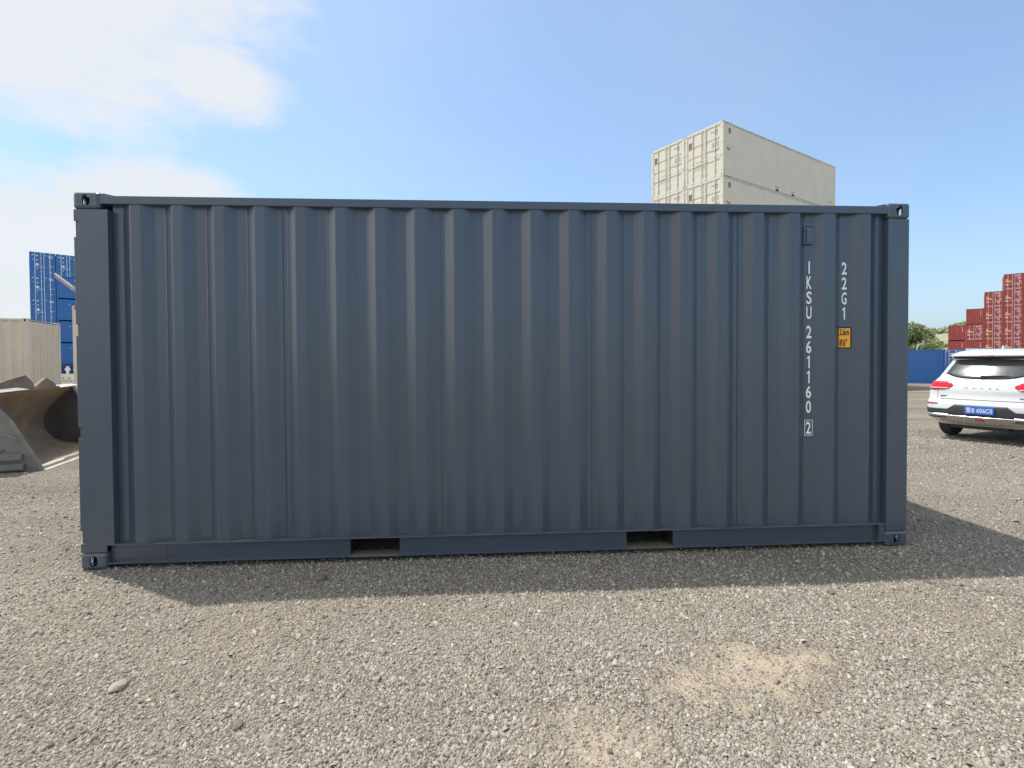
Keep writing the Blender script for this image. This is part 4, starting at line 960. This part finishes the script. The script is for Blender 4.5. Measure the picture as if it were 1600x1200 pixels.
    MB().tube((-0.7, 0.92, 0.33), (0.7, 0.92, 0.33), 0.04, 8).box(-0.45, 0.35, 0.25, 0.50, 0.22, 0.33).build('rear_axle', MAT['car_black'], T)
    T.scale = (CX, 1, 1)
car()

# ------------------------------------------------------------------ tree, lamp post, boom, post, heap, hill
def leaf_cloud(centres, n, size, tone_fn=None):
    out_v = []; cs = np.array([c[:3] for c in centres]); rs = np.array([c[3] for c in centres])
    pk = RNG.choice(len(centres), n, p=rs**2/np.sum(rs**2)); d = RNG.normal(size=(n, 3)); d /= np.linalg.norm(d, axis=1)[:, None]
    rr = rs[pk]*(RNG.uniform(0.35, 1.0, n)**0.5)*RNG.uniform(0.85, 1.1, n); p = cs[pk]+d*rr[:, None]*np.array([1, 1, 0.85])
    a = RNG.normal(size=(n, 3)); a /= np.linalg.norm(a, axis=1)[:, None]; b = np.cross(a, RNG.normal(size=(n, 3))); b /= np.linalg.norm(b, axis=1)[:, None]
    s = size*RNG.uniform(0.5, 1.4, n)[:, None]
    V = np.stack([p-a*s, p+b*s*0.5, p+a*s, p-b*s*0.5], 1).reshape(-1, 3); F = np.arange(n*4).reshape(-1, 4)
    cl = RNG.uniform(0.15, 0.85, len(centres)); tone = np.repeat(np.clip(cl[pk]*0.6+RNG.uniform(0, 0.45, n), 0, 1), 4)
    return V, F, tone
def tree(name, loc, h, rad_, nl, size, label, cat='tree'):
    T = tag(empty(name, loc), label, cat); tr = MB().tube((0, 0, 0), (0.1, 0, h*0.35), 0.05*h*0.6, 10, 0.03*h*0.6)
    rr = random.Random(5); cs = []
    for i in range(34):
        t = rr.uniform(0, 2*math.pi); e = rr.uniform(-0.35, 1.0); q = rr.uniform(0.35, 0.85)
        c = Vector((math.cos(t)*rad_*q*math.cos(e*0.9), math.sin(t)*rad_*q*math.cos(e*0.9), h*0.55+e*h*0.30)); cs.append((c.x, c.y, c.z, rad_*rr.uniform(0.2, 0.36)))
        if i % 2 == 0: tr.tube((0.08, 0, h*0.30), c, 0.09, 5, 0.02)
    tr.build('trunk', MAT['bark'], T); V, F, tn = leaf_cloud(cs, nl, size); link('crown', numpy_mesh('crown', V, F, MAT['leaf'], tn), T)
    return T
tree('broadleaf_tree', (66.6, 68.6, float(dip(70))), 7.8, 4.7, 15000, 0.20, 'broad green tree rising behind the long blue container')

def lamp():
    b = Vector((55.05, 53.34, float(dip(55)))); T = tag(empty('street_lamp', b), 'pale curved street lamp poking up behind the long blue container', 'street lamp')
    p = MB().tube((0, 0, 0), (0, 0, 3.3), 0.055, 8, 0.045); p.build('pole', MAT['lamp_grey'], T)
    arm = MB(); pr_ = (0, 0, 3.3)
    for i in range(1, 7):
        t = i/6*math.pi/2; q = (0.42*math.sin(t)*1.0+0.05*i*0.1, 0, 3.3+0.55*math.sin(t)*0.9); q = (0.45*(1-math.cos(t)), 0, 3.3+0.50*math.sin(t)); arm.tube(pr_, q, 0.045, 6); pr_ = q
    arm.build('arm', MAT['lamp_grey'], T); MB().tube(pr_, (pr_[0]+0.45, 0, pr_[2]+0.02), 0.06, 8, 0.04).build('lamp_head', MAT['lamp_grey'], T)
lamp()
def boom():
    a = Vector((-48.4, 59.9, 12.1)); b = Vector((-45.94, 59.63, 10.28)); d = (b-a).normalized(); end = a+d*(a.z/(-d.z)-0.1)
    T = tag(empty('conveyor_boom', (end.x, end.y, 0)), 'thin pinkish boom slanting down in front of the far blue stack', 'boom')
    O = Vector((end.x, end.y, 0)); m = MB()
    a2 = a-O; e2 = end-O
    m.tube(a2, e2, 0.13, 6); m.tube(a2+Vector((0, 0, -0.35)), e2+Vector((-0.3, 0, 0.0)), 0.06, 6); m.build('chord', MAT['boom'], T)
    br = MB(); n = 18
    for i in range(n):
        p = a2.lerp(e2, i/n); q = a2.lerp(e2, (i+0.5)/n)+Vector((0, 0, -0.33)); br.tube(p, q, 0.03, 5)
    br.build('bracing', MAT['boom'], T)
    c = a2.lerp(e2, 0.165); MB().box(c.x-0.35, c.x+0.35, c.y-0.2, c.y+0.2, c.z+0.12, c.z+0.42).build('winch_box', MAT['boom'], T)
    mid = a2.lerp(e2, 0.75); MB().tube(mid, (mid.x, mid.y, 0), 0.15, 8).build('support_leg', MAT['boom'], T)
boom()
mp = tag(empty('marker_post', (-46.86, 59.49, 0.0)), 'small white post in front of the dark base of the blue stack', 'post')
MB().tube((0, 0, 0), (0, 0, 0.95), 0.14, 8).build('post_shaft', MAT['white_print'], mp); MB().box(-0.28, 0.28, -0.05, 0.05, 0.45, 0.72).build('post_sign', MAT['white_print'], mp)
def heap():
    n = 5200; th_ = RNG.uniform(0, 2*math.pi, n); r = np.sqrt(RNG.uniform(0, 1, n))
    x = -19.0+r*np.cos(th_)*3.8; y = 23.0+r*np.sin(th_)*2.2; z = 0.62*(1-r**1.6)
    V, F, t = stones(np.stack([x, y, z], -1), RNG.uniform(0.05, 0.16, n), 0.7, 0.3, 0.28, 0.8)
    link_ = link('stone_heap', numpy_mesh('stone_heap', V, F, MAT['stone'], t*0.6)); tag(link_, 'low heap of broken stone between the bucket and the slate container', 'stone heap', None, 'stuff')
heap()
def loose(name, x, y, r, label, tone, flat=0.5):
    bm = bmesh.new(); bmesh.ops.create_icosphere(bm, subdivisions=2, radius=r)
    for v in bm.verts:
        v.co *= 1+0.25*mnoise.noise(v.co*(1.8/r)+Vector((x, y, 0))); v.co.x *= 1.35; v.co.z *= flat
    me = bpy.data.meshes.new(name); bm.to_mesh(me); bm.free(); a = me.attributes.new('tone', 'FLOAT', 'POINT'); a.data.foreach_set('value', [tone]*len(me.vertices)); me.materials.append(MAT['stone'])
    o = link(name, me); o.location = (x, y, float(gz(x, y))+r*flat*0.45); o.rotation_euler = (0, 0.1, x); tag(o, label, 'stone', 'single larger stones on the gravel')
loose('stone', 1.17, -1.32, 0.030, 'palest large flat stone on the gravel at lower left', 0.6, 0.75)
loose('stone', 1.73, -0.27, 0.034, 'dark lumpy stone lying in the shade below the left fork pocket', 0.05, 0.7)
loose('stone', 4.95, -0.68, 0.022, 'small brown stone at the shadow edge below the number column', 0.1, 0.8)
loose('stone', 1.82, -1.60, 0.020, 'small dark stone near the bottom left of the gravel', 0.1, 0.7)

def hill():
    nu, nv = 70, 12; vs = []; fs = []
    for j in range(nv+1):
        for i in range(nu+1):
            az = rad(10+85*i/nu); d = 300+260*j/nv
            prof = 0.35+0.65*math.sin(math.pi*i/nu)+0.12*math.sin(i*0.45)+0.05*math.sin(i*1.3)
            z = -4+28*prof*(math.sin(min(j/nv, 1)*math.pi/2))**1.2+1.5*mnoise.noise(Vector((i*0.3, j*0.5, 0)))
            vs.append((d*math.sin(az), d*math.cos(az), z))
    q = nu+1; fs = [(j*q+i, j*q+i+1, (j+1)*q+i+1, (j+1)*q+i) for j in range(nv) for i in range(nu)]
    m = MB(); m.add(vs, fs); o = m.build('hills', MAT['hill'], None, smooth=True); tag(o, 'low dry hillside beyond the yard', None, None, 'structure')
    n = 9000; az = rad(10)+rad(85)*RNG.uniform(0, 1, n); k = (az-rad(10))/rad(85)*nu; d = 300+260*RNG.choice([0.30, 0.62, 0.98], n, p=[0.2, 0.3, 0.5])+RNG.normal(0, 6, n)
    prof = 0.35+0.65*np.sin(math.pi*k/nu)+0.12*np.sin(k*0.45)+0.05*np.sin(k*1.3); z = -4+28*prof*(np.sin(np.clip((d-300)/260, 0, 1)*math.pi/2))**1.2
    cl = 0.5+0.5*np.sin(k*2.1)*np.sin(k*5.3+1); keep = RNG.uniform(0, 1, n) < 0.35+0.6*cl
    pts = np.stack([d*np.sin(az), d*np.cos(az), z+RNG.uniform(0, 2.2, n)], -1)[keep]
    V, F, t = stones(pts, RNG.uniform(0.8, 2.2, len(pts)), 0.8, 0.3, 0.3, 0.6)
    lk = link('tree_line', numpy_mesh('tree_line', V, F, MAT['leaf'], t*0.35)); tag(lk, 'dark green hedges and trees along the far hillside', 'trees', None, 'stuff')
hill()

# tiny marks and fittings that the photograph does not let one pick apart stay joined
JOINED = ('stencil_marks', 'number_print', 'small_print', 'weight_panel', 'container_number_small', 'bar_keeper', 'hinge', 'rail_stitch_mark', 'side_small_print', 'orange_mark', 'fork_pocket_warning',
          'end_number_print', 'door_gasket', 'side_post', 'bracing', 'chord', 'bottom_rail_far', 'skid_rib', 'model_badge')
for o in bpy.data.objects:
    if o.parent and o.name.split('.')[0] in JOINED: o['kind'] = 'stuff'
